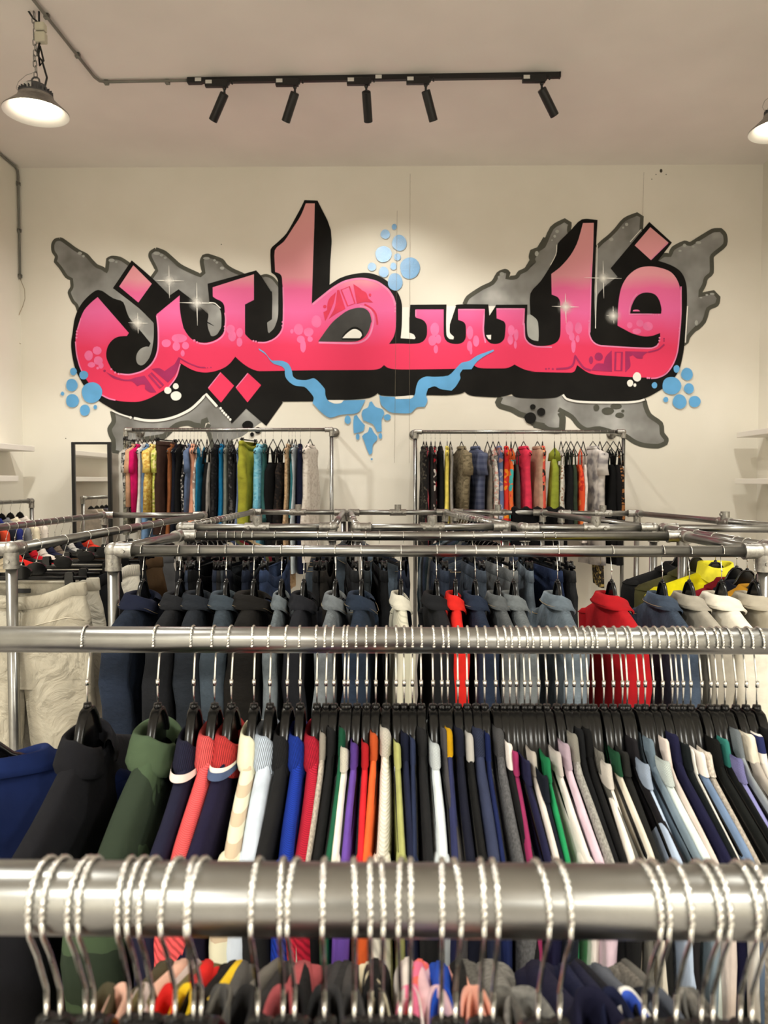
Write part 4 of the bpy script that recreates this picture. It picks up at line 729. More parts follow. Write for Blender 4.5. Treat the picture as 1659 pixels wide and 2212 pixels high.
# ---- labels: a row of garments, told apart by look, then by neighbours, then by place in the row
TENS = ['', '', 'twenty', 'thirty', 'forty', 'fifty', 'sixty', 'seventy']
ORD = 'zeroth first second third fourth fifth sixth seventh eighth ninth tenth eleventh twelfth thirteenth fourteenth fifteenth sixteenth seventeenth eighteenth nineteenth twentieth'.split()
def ordinal(n):
    if n <= 20: return ORD[n]
    return (TENS[n//10]+'-'+ORD[n % 10]) if n % 10 else {30: 'thirtieth', 40: 'fortieth', 50: 'fiftieth', 60: 'sixtieth', 70: 'seventieth'}[n]
def short(d): w_ = d.split(' with ')[0].split(); return ' '.join([w_[0], w_[-1]] if len(w_) > 1 else w_)
def row_labels(descs, place):
    base = []
    for i, d in enumerate(descs):
        if descs.count(d) == 1: base.append(d)
        elif 0 < i < len(descs)-1: base.append('%s between %s and %s' % (d, short(descs[i-1]), short(descs[i+1])))
        else: base.append(d+(' at left end' if i == 0 else ' at right end'))
    out = []
    for i, b in enumerate(base):
        if base.count(b) > 1: b = '%s, %s from left,' % (descs[i], ordinal(i+1))
        out.append(b)
    return ['%s %s' % (b, place) for b in out]
CATS = (('trousers', 'trousers'), ('jeans', 'jeans'), ('skirt', 'skirt'), ('dress', 'dress'), ('jacket', 'jacket'), ('coat', 'coat'), ('polo', 'polo shirt'), ('puffer', 'jacket'), ('sweatshirt', 'sweatshirt'), ('sweater', 'sweater'), ('tee', 'T-shirt'), ('camisole', 'top'), ('tank', 'top'), ('shirt', 'shirt'), ('top', 'top'), ('blouse', 'blouse'))
def cat_of(d):
    for k, c in CATS:
        if k in d.split(): return c, c.lower().replace('-', '_').replace(' ', '_')
    return 'top', 'top'
# ================================================================ rows of clothes
K_ = (20, 20, 23); NV = (24, 28, 48)
# ---- second rail: (collar x, collar y in the photograph, strip width px, style, description, body fabric, collar fabric, sleeve)
B = [
 (160, 1600, 95, 'polo', 'black collared polo', ('plain', (22, 22, 26)), None),
 (325, 1565, 105, 'polo', 'olive green camouflage shirt', ('camo', (66, 82, 60), (76, 92, 68), (44, 54, 42)), ('plain', (70, 86, 64))),
 (400, 1600, 62, 'polo', 'navy polo with a white tipped collar', ('plain', (28, 28, 48)), ('rib', (34, 34, 56))),
 (452, 1562, 64, 'polo', 'coral ribbed polo', ('knit', (228, 88, 90)), ('rib', (232, 92, 92))),
 (488, 1576, 60, 'polo', 'navy polo with a red, white and blue collar', ('plain', (28, 24, 48)), ('rib', (196, 60, 60))),
 (540, 1556, 58, 'polo', 'cream and beige polo', ('stripe', (222, 218, 192), (200, 180, 154)), ('plain', (224, 220, 192))),
 (575, 1566, 66, 'polo', 'pale blue polo', ('plain', (196, 206, 220)), ('rib', (190, 202, 218))),
 (612, 1588, 56, 'polo', 'black rib collared polo', ('plain', (26, 26, 27)), ('rib', (32, 32, 33))),
 (642, 1570, 52, 'polo', 'royal blue polo', ('knit', (24, 52, 150)), ('rib', (26, 54, 150))),
 (680, 1550, 56, 'polo', 'crimson ribbed polo', ('knit', (172, 30, 52)), ('rib', (178, 30, 52))),
 (698, 1590, 26, 'crew', 'oatmeal fleck tee', ('heather', (176, 166, 154)), ('rib', (180, 172, 160))),
 (716, 1586, 34, 'crew', 'black sweatshirt', ('plain', (22, 22, 23)), None),
 (740, 1573, 26, 'crew', 'bottle green tee', ('plain', (28, 88, 62)), ('rib', (28, 88, 62))),
 (746, 1622, 34, 'crew', 'ivory sweatshirt', ('plain', (234, 228, 212)), ('rib', (236, 230, 214))),
 (767, 1616, 30, 'crew', 'purple sweatshirt', ('plain', (100, 70, 156)), ('rib', (100, 68, 158))),
 (789, 1610, 28, 'crew', 'bright red sweatshirt', ('plain', (206, 38, 46)), ('rib', (208, 38, 46))),
 (810, 1598, 30, 'crew', 'orange sweatshirt', ('plain', (222, 98, 48)), ('rib', (224, 98, 48))),
 (834, 1582, 40, 'crew', 'cream cable knit sweater', ('cable', (224, 219, 206)), ('rib', (222, 216, 204))),
 (856, 1612, 26, 'crew', 'pistachio green sweatshirt', ('plain', (164, 166, 104)), None),
 (874, 1594, 30, 'crew', 'navy rib collared sweatshirt', ('plain', (26, 31, 54)), ('rib', (26, 31, 54))),
 (893, 1604, 22, 'crew', 'faded navy tee', ('plain', (36, 44, 70)), None),
 (912, 1581, 36, 'crew', 'soft black sweatshirt', ('plain', (27, 27, 28)), None),
 (940, 1614, 38, 'crew', 'icy white sweatshirt', ('plain', (220, 228, 232)), ('rib', (222, 230, 234))),
 (958, 1567, 24, 'crew', 'slim charcoal tee', ('plain', (66, 64, 66)), None),
 (972, 1582, 30, 'crew', 'navy football top with a mustard yellow collar', ('plain', (44, 48, 84)), ('rib', (232, 178, 24))),
 (994, 1572, 36, 'crew', 'midnight blue tee', ('plain', (20, 22, 36)), None),
 (1016, 1590, 30, 'crew', 'black tee with a white collar', ('plain', (22, 22, 22)), ('rib', (224, 220, 214))),
 (1036, 1586, 46, 'crew', 'slate navy bulky sweatshirt', ('plain', (50, 56, 80)), ('rib', (50, 56, 80))),
 (1056, 1596, 22, 'crew', 'deep blue ribbed tee', ('plain', (24, 34, 76)), ('rib', (28, 42, 96))),
 (1080, 1586, 38, 'crew', 'charcoal melange sweater', ('heather', (86, 86, 88)), ('rib', (88, 88, 90))),
 (1101, 1616, 28, 'crew', 'black sweatshirt with a pale collar', ('plain', (24, 24, 25)), ('plain', (222, 214, 208))),
 (1119, 1634, 28, 'crew', 'burgundy sweatshirt', ('plain', (140, 44, 86)), ('plain', (142, 44, 86))),
 (1138, 1652, 28, 'crew', 'ink navy sweatshirt', ('plain', (30, 30, 58)), None),
 (1153, 1636, 28, 'crew', 'cream rib collared sweatshirt', ('plain', (222, 212, 204)), ('rib', (224, 214, 202))),
 (1180, 1688, 34, 'crew', 'black wide necked tee slipping off its hanger', ('plain', (18, 22, 32)), None),
 (1189, 1648, 26, 'crew', 'emerald green sweatshirt', ('plain', (34, 138, 84)), ('rib', (38, 144, 90))),
 (1204, 1634, 30, 'crew', 'chalk white sweatshirt', ('plain', (228, 218, 212)), ('rib', (230, 220, 214))),
 (1222, 1611, 32, 'crew', 'lilac sweatshirt', ('plain', (214, 190, 204)), ('rib', (214, 190, 206))),
 (1241, 1598, 34, 'crew', 'heather grey sweatshirt', ('heather', (150, 148, 142)), ('rib', (160, 156, 146))),
 (1256, 1584, 30, 'crew', 'jet black sweatshirt', ('plain', (17, 18, 20)), None),
 (1274, 1586, 32, 'crew', 'black rib collared sweatshirt', ('plain', (19, 19, 20)), ('rib', (22, 22, 23))),
 (1298, 1632, 26, 'crew', 'dark grey tee', ('plain', (92, 90, 84)), ('heather', (100, 98, 92))),
 (1322, 1660, 36, 'crew', 'bright ivory sweatshirt', ('plain', (234, 226, 216)), ('rib', (236, 228, 218))),
 (1336, 1636, 26, 'crew', 'cream sweatshirt with a green collar', ('plain', (222, 214, 198)), ('rib', (38, 88, 60))),
 (1356, 1630, 34, 'crew', 'black tracksuit top', ('plain', (28, 28, 27)), ('plain', (32, 32, 30))),
 (1369, 1600, 30, 'crew', 'black tracksuit tee', ('plain', (26, 24, 27)), None),
 (1400, 1656, 36, 'crew', 'baby blue sweatshirt', ('plain', (176, 192, 216)), ('rib', (178, 194, 218))),
 (1406, 1604, 28, 'crew', 'steel blue tee', ('plain', (116, 132, 144)), ('rib', (130, 150, 166))),
 (1440, 1652, 44, 'crew', 'mint white sweatshirt', ('plain', (216, 226, 222)), ('rib', (218, 228, 224))),
 (1440, 1600, 26, 'crew', 'blush cream tee', ('plain', (214, 200, 192)), None),
 (1457, 1590, 38, 'crew', 'dark indigo sweatshirt', ('plain', (24, 24, 52)), None),
 (1488, 1620, 32, 'crew', 'black tee with a pale edge', ('plain', (17, 22, 24)), None),
 (1500, 1622, 14, 'crew', 'slim white tee', ('plain', (226, 222, 214)), None),
 (1517, 1630, 32, 'crew', 'slate blue sweatshirt with a white collar', ('plain', (112, 134, 166)), ('plain', (230, 222, 216))),
 (1535, 1632, 30, 'crew', 'oatmeal heather sweatshirt', ('heather', (176, 166, 154)), ('heather', (200, 190, 178))),
 (1550, 1605, 36, 'crew', 'black heavy rib sweatshirt', ('plain', (18, 20, 19)), ('rib', (22, 22, 21))),
 (1572, 1608, 28, 'crew', 'black tee with teal trim', ('plain', (20, 22, 22)), ('plain', (46, 112, 104))),
 (1606, 1648, 36, 'crew', 'periwinkle sweatshirt', ('plain', (134, 134, 186)), ('rib', (136, 134, 188))),
 (1596, 1584, 30, 'crew', 'cool grey tee', ('plain', (138, 144, 150)), ('rib', (136, 144, 150))),
 (1626, 1598, 40, 'crew', 'ivory cable sweater', ('rib', (220, 210, 198)), ('cable', (218, 208, 190))),
 (1647, 1594, 34, 'crew', 'white sweater with navy trim', ('plain', (228, 222, 214)), ('stripe', (226, 220, 212), (36, 42, 84))),
 (1668, 1584, 34, 'crew', 'black tee at the right frame edge', ('plain', (20, 20, 20)), None),
]
def nk_from(cy, pl=False):
    best = None; off = 0.018 if pl else 0.024
    for i in range(25, 160):
        n = i/1000; zz = RZ+arm(n)+off; Y = yB-n
        y = CY-F*((Vector((0, Y, zz))-CAM).dot(_U)/(Vector((0, Y, zz))-CAM).dot(_Fw))
        if best is None or abs(y-cy) < best[0]: best = (abs(y-cy), n)
    return best[1]
labs = row_labels([b[4] for b in B], 'on second-nearest rail')
rnd = random.Random(5)
for b, lab in zip(B, labs):
    cx, cy, wp_, style, desc, fb, fc = b
    nk = nk_from(cy, style == 'polo'); X = atY(cx, cy, yB-nk).x
    if cy < 1590: pass
    wm = wp_/F*(yB-0.15)/2/(W0_*1.0)
    cat, nm = cat_of(desc); rz = radians(rnd.uniform(-2.2, 2.2)) if wp_ < 45 else radians(rnd.uniform(-1, 3))
    nq = min(max(nk, 0.042), 0.135)
    g = garment(nm, cat, lab, 'tops on the second-nearest rail', (X, yB, RZ), rz, style, fab(*fb), fab(*fc) if fc else None, min(wm, 1.75), round(nq*200)/200, 'short' if wp_ > 34 and style == 'crew' or style == 'polo' else 'long', 0.62, 0.0, rnd.choice((0.2, 0.21, 0.218)))
    hanger((X, yB, RZ), rz*1.2, 'black hanger of %s' % lab, 'hangers on the second-nearest rail')
    if 'tipped' in desc or 'blue collar' in desc:
        col = [c for c in g.children if c.name.startswith('collar')][0]
        n2 = round(nq*200)/200
        for k, (rc, off) in enumerate((((232, 212, 204), 0.040),) if 'tipped' in desc else (((232, 226, 216), 0.034), ((74, 88, 120), 0.042))):
            rr = [sring(0, arm(n2+off)+0.0145, n2+off, W0_*1.24, 2.6, 44, pi*0.5+0.22, pi*2.5-0.22), sring(0, arm(n2+off+0.008)+0.0105, n2+off+0.008, W0_*1.26, 2.6, 44, pi*0.5+0.22, pi*2.5-0.22)]
            tp = ob('collar_tipping', loft('tip', rr, False, None), fab('plain', rc), col)
# navy polo turned towards the camera at the left edge
X = -0.555
g = garment('polo_shirt', 'polo shirt', 'deep blue collared polo turned face-on at the left edge, second-nearest rail', 'tops on the second-nearest rail', (X, yB-0.02, RZ), radians(112), 'polo', fab('plain', (17, 30, 70)), fab('plain', (20, 35, 80)), 1.6, 0.10, 'short', 0.62, 0.0, 0.22)
hanger((X, yB-0.02, RZ), radians(112), 'black hanger of the deep blue polo at the left edge, second-nearest rail', 'hangers on the second-nearest rail')
# ---- nearest rail: hooks and the far shoulders of what hangs on them
HZ = 0.022
A = [(20, None), (95, 'dark khaki shirt', ('plain', (74, 68, 50))), (125, 'peach and white top', ('plain', (226, 178, 158))), (180, 'thick olive khaki sweatshirt', ('plain', (104, 94, 62))), (197, 'pale pink grey sweatshirt', ('plain', (190, 172, 166))), (275, 'scarlet tee', ('plain', (214, 40, 36))), (300, 'black top with yellow edging', ('plain', (26, 25, 24)), ('plain', (236, 196, 40))), (325, 'bright yellow top', ('plain', (232, 192, 44)), ('plain', (28, 27, 25))), (375, 'taupe grey tee', ('plain', (104, 100, 94))), (415, 'mid grey sweatshirt', ('plain', (84, 82, 80))), (432, 'charcoal sweatshirt', ('plain', (44, 43, 43))),
 (555, 'dusty rose quilted top', ('plain', (168, 82, 86))), (610, 'black tee', ('plain', (26, 26, 27))), (635, 'charcoal tee', ('plain', (44, 44, 45))), (700, 'graphite sweatshirt', ('plain', (58, 57, 58))), (765, 'dark grey zip jacket', ('plain', (66, 64, 64))), (800, 'black jacket', ('plain', (24, 24, 25))), (825, 'cream striped top', ('stripe', (226, 214, 184), (40, 38, 36))), (865, 'pink and coral tee', ('print', (232, 118, 152), (234, 110, 100), (232, 118, 152))), (887, 'white tee', ('plain', (232, 222, 216))), (955, 'cobalt blue tee', ('plain', (34, 76, 180))), (985, 'pale pink sweatshirt', ('plain', (226, 186, 194))), (1040, 'black and peach banded top', ('plain', (28, 27, 27)), ('plain', (236, 170, 150))), (1067, 'peach sleeved top', ('plain', (236, 172, 150))),
 (1165, 'grey melange knit sweater', ('heather', (96, 94, 90))), (1212, 'grey flannel shirt', ('heather', (120, 118, 114))), (1395, 'dark navy sweatshirt', ('plain', (26, 26, 48))), (1420, 'navy tee', ('plain', (26, 30, 56))), (1465, 'navy tracksuit top with a blue and white stripe', ('plain', (30, 32, 54)), ('stripe', (60, 90, 190), (226, 222, 216))), (1520, 'black sports top', ('plain', (24, 25, 32))), (1545, 'grey blue tee', ('plain', (90, 94, 104))), (1605, 'stone grey sweatshirt', ('heather', (116, 112, 106))), (1630, 'smoke grey tee', ('plain', (98, 96, 92)))]
A = [a for a in A if a[1]]
la_ = row_labels([a[1] for a in A], 'on nearest rail')
for i, (a, lab) in enumerate(zip(A, la_)):
    X = atY(a[0], 1863, yA).x; nx = A[i+1][0] if i+1 < len(A) else a[0]+40; px_ = A[i-1][0] if i else a[0]-40
    wm = min(1.5, max(0.55, (nx-px_)/2*0.8/F*yA/2/W0_*2.0)); cat, nm = cat_of(a[1]); rz = radians(rnd.uniform(-5, 5))+pi
    garment(nm, cat, lab, 'tops on the nearest rail', (X, yA, RZ), rz, 'crew', fab(*a[2]), fab(*a[3]) if len(a) > 3 else None, wm, 0.085, 'short', 0.62, HZ+0.011, 0.21)
    hanger((X, yA, RZ), rz, 'black hanger of %s' % lab, 'hangers on the nearest rail', 'std', HZ)
# ---- denim jackets on the third rail (C)
CJ = [(308, 'indigo denim jacket with a dark blue collar', ('denim', (44, 58, 84), (70, 86, 110)), ('plain', (24, 29, 48)), 1.7, 'jacket'), (388, 'charcoal denim jacket', ('denim', (40, 42, 48), (62, 64, 70)), None, 1.5, 'jacket'), (430, 'dark slate denim jacket', ('denim', (44, 52, 64), (70, 80, 92)), None, 1.6, 'jacket'), (488, 'faded mid blue denim jacket', ('denim', (76, 92, 108), (120, 134, 146)), None, 1.5, 'jacket'), (548, 'black brown denim jacket', ('denim', (34, 31, 28), (52, 48, 44)), None, 1.9, 'jacket'), (608, 'pale grey blue slim denim jacket', ('denim', (140, 154, 164), (180, 190, 196)), None, 0.8, 'jacket'), (656, 'black cotton jacket', ('plain', (28, 29, 34)), None, 1.25, 'jacket'), (725, 'bleached grey denim shirt', ('denim', (150, 160, 168), (188, 196, 200)), None, 1.1, 'jacket'), (781, 'dark blue stitched denim jacket', ('denim', (46, 64, 92), (80, 98, 124)), None, 1.4, 'jacket'),
 (866, 'ecru striped shirt', ('pinstripe', (206, 202, 184), (184, 182, 164)), ('plain', (206, 202, 188)), 1.0, 'jacket'), (943, 'black shirt', ('plain', (26, 27, 30)), None, 1.3, 'jacket'), (984, 'bright red cotton shirt', ('plain', (206, 38, 32)), None, 1.0, 'jacket'), (1027, 'navy denim shirt', ('denim', (44, 60, 92), (66, 84, 116)), None, 1.2, 'jacket'), (1075, 'grey washed denim jacket', ('denim', (126, 132, 136), (160, 166, 168)), None, 1.0, 'jacket'), (1110, 'light grey denim jacket', ('denim', (150, 160, 166), (184, 192, 196)), None, 1.2, 'jacket'), (1205, 'light blue denim jacket', ('denim', (140, 160, 178), (180, 194, 206)), None, 1.3, 'jacket'), (1322, 'dark red corduroy jacket', ('plain', (168, 24, 32)), None, 1.5, 'jacket'), (1432, 'blue denim jacket with black lining', ('denim', (84, 104, 134), (120, 138, 162)), None, 1.3, 'jacket'), (1490, 'stone grey jacket', ('plain', (162, 156, 144)), None, 1.3, 'jacket'), (1560, 'ivory denim jacket', ('plain', (232, 226, 212)), None, 1.7, 'jacket'), (1632, 'khaki beige jacket', ('plain', (176, 168, 152)), None, 1.7, 'jacket')]
lc = row_labels([c[1] for c in CJ], 'on the denim rail')
for c, lab in zip(CJ, lc):
    X = atY(c[0], 1180, C0.y).x; cat, nm = cat_of(c[1]); rz = radians(rnd.uniform(-5, 5))+(pi if c[0] > 850 else 0)*0
    garment(nm, cat, lab, 'jackets on the denim rail', (X, C0.y, RZ), rz, c[5], fab(*c[2]), fab(*c[3]) if c[3] else None, c[4], 0.056, 'long', 0.62, 0, 0.215, None if c[2][0] == 'denim' else fab('plain', shade(c[2][1], 0.7)))
    hanger((X, C0.y, RZ), rz, 'black hanger of %s' % lab, 'hangers on the denim rail')
# ---- jeans clipped to the rail behind the jackets (D)
DJ = [(402, 'dark grey jeans', (54, 56, 62)), (424, 'mid blue jeans', (66, 80, 110)), (447, 'black jeans', (26, 27, 29)), (470, 'indigo jeans', (44, 54, 78)), (490, 'washed black jeans', (48, 48, 50)), (508, 'dark navy jeans', (32, 38, 54)), (526, 'slate jeans', (70, 78, 88)), (546, 'ink blue jeans', (36, 46, 72)), (595, 'bright blue jeans', (58, 80, 128)), (686, 'faded black jeans', (40, 40, 42)), (708, 'brown black jeans', (46, 42, 38)), (760, 'studded charcoal jeans', (46, 48, 52)), (790, 'petrol grey jeans', (52, 60, 66)), (820, 'coal black jeans', (34, 36, 40)), (872, 'deep blue jeans', (38, 50, 78)), (950, 'medium indigo jeans', (60, 74, 100)), (1022, 'steel blue jeans', (84, 98, 118)), (1082, 'light grey jeans', (142, 148, 152)), (1135, 'pale blue jeans', (128, 146, 164)), (1172, 'cobalt jeans', (44, 64, 112)), (1197, 'grey black jeans', (62, 64, 68))]
ld = row_labels([d[1] for d in DJ], 'on the jeans rail')
for d, lab in zip(DJ, ld):
    X = atY(d[0], 1158, D0.y).x; rz = radians(rnd.uniform(-12, 12))
    garment('jeans', 'jeans', lab, 'jeans on the jeans rail', (X, D0.y, RZ), rz, 'trousers', fab('denim', d[2]), None, 1.0, 0.06, None, 0.8)
    hanger((X, D0.y, RZ), rz, 'black clip hanger of %s' % lab, 'clip hangers on the jeans rail', 'clip')
# ---- rows on rails that run away from the camera: arms across the picture
Q = -pi/2
def row_y(items, pos, place, group, hk='std', lite=False, tilt=4):
    ls = row_labels([i[0] for i in items], place)
    for (it, lab) in zip(items, ls):
        desc, Y, style, fb, fc, w_, ln = it[:7]; p = pos(Y); rz = Q+radians(rnd.uniform(-tilt, tilt)) + (it[7] if len(it) > 7 else 0)
        cat, nm = cat_of(desc); clipk = style in ('trousers', 'skirt')
        garment(nm, cat, lab, group, p, rz, style, fab(*fb), fab(*fc) if fc else None, w_, 0.06, 'long' if style in ('jacket', 'puffer') else 'short', ln, 0, 0.215, None if fb[0] == 'denim' else fab('plain', tuple(shade(fb[1], 0.7))))
        hanger(p, rz, 'black %shanger of %s' % ('clip ' if clipk else '', lab), group.replace('trousers', 'clip hangers') if clipk else 'hangers: '+group, 'clip' if clipk else 'std', 0, lite)
def along(a, b): return lambda Y: a.lerp(b, (Y-a.y)/(b.y-a.y))
LR = along(LFR, LBR); LLft = along(LFL, LBL)
IV = (188, 181, 164)
row_y([('ivory cotton trousers', 2.36, 'trousers', ('crumple', IV), None, 1.5, 1.0), ('off-white trousers', 2.46, 'trousers', ('crumple', (192, 186, 172)), None, 1.0, 1.0), ('black trousers', 2.66, 'trousers', ('plain', (20, 20, 22)), None, 1.0, 1.0), ('cream elastic waist trousers', 2.86, 'trousers', ('crumple', (224, 218, 204)), ('rib', (228, 222, 210)), 1.4, 1.0), ('black pleated skirt', 3.04, 'skirt', ('plain', (24, 24, 25)), None, 1.0, 0.6), ('brown corduroy trousers', 3.16, 'trousers', ('plain', (74, 56, 38)), None, 1.0, 0.8), ('grey wool trousers', 3.3, 'trousers', ('plain', (84, 84, 86)), None, 1.0, 0.8), ('white linen skirt', 3.44, 'skirt', ('plain', (222, 214, 204)), None, 1.0, 0.6), ('navy trousers', 3.6, 'trousers', ('plain', (30, 34, 54)), None, 1.0, 0.8), ('charcoal skirt', 3.76, 'skirt', ('plain', (46, 46, 48)), None, 1.0, 0.6)], LR, 'on the left rack, inner rail', 'trousers on the left rack')
row_y([('cream striped tee', 3.34, 'crew', ('stripe', (226, 212, 186), (200, 186, 160)), None, 1.2, 0.62), ('scarlet tee', 3.44, 'crew', ('plain', (206, 40, 34)), None, 1.2, 0.62), ('black tee', 3.52, 'crew', ('plain', (24, 24, 25)), None, 1.2, 0.62), ('crimson tee', 3.6, 'crew', ('plain', (180, 26, 40)), None, 1.2, 0.62), ('white tee', 3.69, 'crew', ('plain', (222, 214, 204)), None, 1.3, 0.62), ('navy tee', 3.78, 'crew', ('plain', (34, 36, 60)), None, 1.2, 0.62), ('taupe tee', 3.86, 'crew', ('plain', (118, 104, 92)), None, 1.2, 0.62), ('charcoal tee', 3.94, 'crew', ('plain', (48, 48, 50)), None, 1.2, 0.62), ('pale grey tee', 4.02, 'crew', ('plain', (200, 198, 194)), None, 1.2, 0.62), ('midnight tee', 4.12, 'crew', ('plain', (28, 30, 44)), None, 1.2, 0.62), ('tomato red sweatshirt', 4.26, 'crew', ('plain', (212, 60, 44)), None, 1.6, 0.62)], LLft, 'on the left rack, outer rail', 'tees on the left rack', 'std')
row_y([('black top', 5.05, 'crew', ('plain', (22, 22, 24)), None, 1.2, 0.62), ('black blouse', 5.2, 'crew', ('plain', (26, 26, 28)), None, 1.2, 0.62), ('lime green top', 5.34, 'crew', ('plain', (176, 184, 70)), None, 1.2, 0.62), ('coral pink top', 5.46, 'crew', ('plain', (234, 132, 104)), None, 1.4, 0.62), ('dark brown top', 5.58, 'crew', ('plain', (48, 34, 30)), None, 1.2, 0.62), ('brick red top', 5.7, 'crew', ('plain', (204, 74, 48)), None, 1.2, 0.62), ('black shirt', 5.82, 'crew', ('plain', (30, 32, 40)), None, 1.2, 0.62), ('cobalt blue top', 5.94, 'crew', ('plain', (38, 46, 110)), None, 1.2, 0.62), ('grey top', 6.06, 'crew', ('plain', (120, 120, 124)), None, 1.2, 0.62), ('cream top', 6.2, 'crew', ('plain', (230, 218, 192)), None, 1.4, 0.62), ('white tee', 6.36, 'crew', ('plain', (226, 216, 206)), None, 1.2, 0.62)], along(W1, W0), 'on the left wall rack', 'tops on the left wall rack', 'std')
RL = along(E1, E0)
row_y([('black leather jacket', 3.14, 'jacket', ('plain', (26, 26, 27)), None, 2.2, 0.66), ('olive field jacket', 2.98, 'jacket', ('plain', (78, 76, 46)), None, 2.2, 0.66), ('yellow puffer jacket', 2.8, 'puffer', ('plain', (226, 214, 20)), ('plain', (232, 222, 60)), 2.3, 0.66), ('maroon jacket', 2.62, 'jacket', ('plain', (122, 20, 32)), None, 1.6, 0.66), ('navy wool coat', 2.54, 'jacket', ('plain', (24, 26, 38)), None, 1.8, 0.66), ('black jacket with mustard lining', 2.44, 'jacket', ('plain', (20, 20, 22)), ('plain', (206, 150, 44)), 1.8, 0.66), ('black coat', 2.36, 'jacket', ('plain', (22, 22, 24)), None, 1.5, 0.66)], RL, 'on the right rack', 'jackets on the right rack', 'std')
def hang_mid(items, a, b, place, group): row_y(items, along(a, b), place, group, 'std')
def dn(d, Y, c, w_=1.4): return (d, Y, 'jacket', ('denim', c, shade(c, 1.4)), None, w_, 0.62)
y0, y1 = R3[1].y, R3[3].y
hang_mid([dn(n_, y0+0.1+0.082*i, c_, 0.95) for i, (n_, c_) in enumerate((('dark blue denim shirt', (48, 58, 80)), ('blue denim jacket', (76, 92, 116)), ('grey blue denim jacket', (96, 108, 122)), ('indigo denim shirt', (44, 56, 84)), ('slate denim jacket', (70, 82, 96)), ('mid blue denim shirt', (84, 102, 128)), ('black denim jacket', (36, 38, 42)), ('navy denim jacket', (40, 50, 72)), ('stone grey denim jacket', (120, 122, 120)), ('petrol denim shirt', (44, 66, 78)), ('washed indigo jacket', (62, 76, 106)), ('charcoal denim shirt', (52, 54, 58)), ('ice blue denim shirt', (140, 158, 174)), ('teal blue denim jacket', (50, 78, 92))))], R3[1], R3[3], 'on the middle rack, right rail', 'denim on the middle rack')
y0 = R3[0].y
hang_mid([dn('faded denim shirt', y0+0.2, (88, 104, 122)), dn('black denim shirt', y0+0.4, (34, 36, 40)), dn('deep indigo jacket', y0+0.6, (38, 48, 70)), dn('ash grey jacket', y0+0.85, (90, 92, 96))], R3[0], R3[2], 'on the middle rack, left rail', 'shirts on the middle rack')
y0 = R2[0].y
hang_mid([(n_, y0+0.12+0.09*i, 'jacket', f_, None, 0.95, 0.62) for i, (n_, f_) in enumerate((('grey striped shirt', ('stripe', (120, 128, 140), (60, 66, 80))), ('orange striped shirt', ('stripe', (220, 110, 40), (40, 36, 34))), ('red checked shirt', ('plaid', (170, 30, 40), (40, 30, 34))), ('black shirt', ('plain', (28, 28, 30))), ('teal shirt', ('plain', (40, 70, 74))), ('brown shirt', ('plain', (70, 54, 44))), ('steel grey shirt', ('plain', (104, 108, 114))), ('ivory shirt', ('plain', (206, 198, 182))), ('navy checked shirt', ('plaid', (36, 44, 70), (80, 90, 120))), ('olive shirt', ('plain', (84, 86, 56))), ('maroon shirt', ('plain', (104, 30, 40))), ('ink black shirt', ('plain', (22, 22, 28))), ('sand shirt', ('plain', (176, 154, 120)))))], R2[0], R2[2], 'on the small left rack', 'shirts on the small left rack')
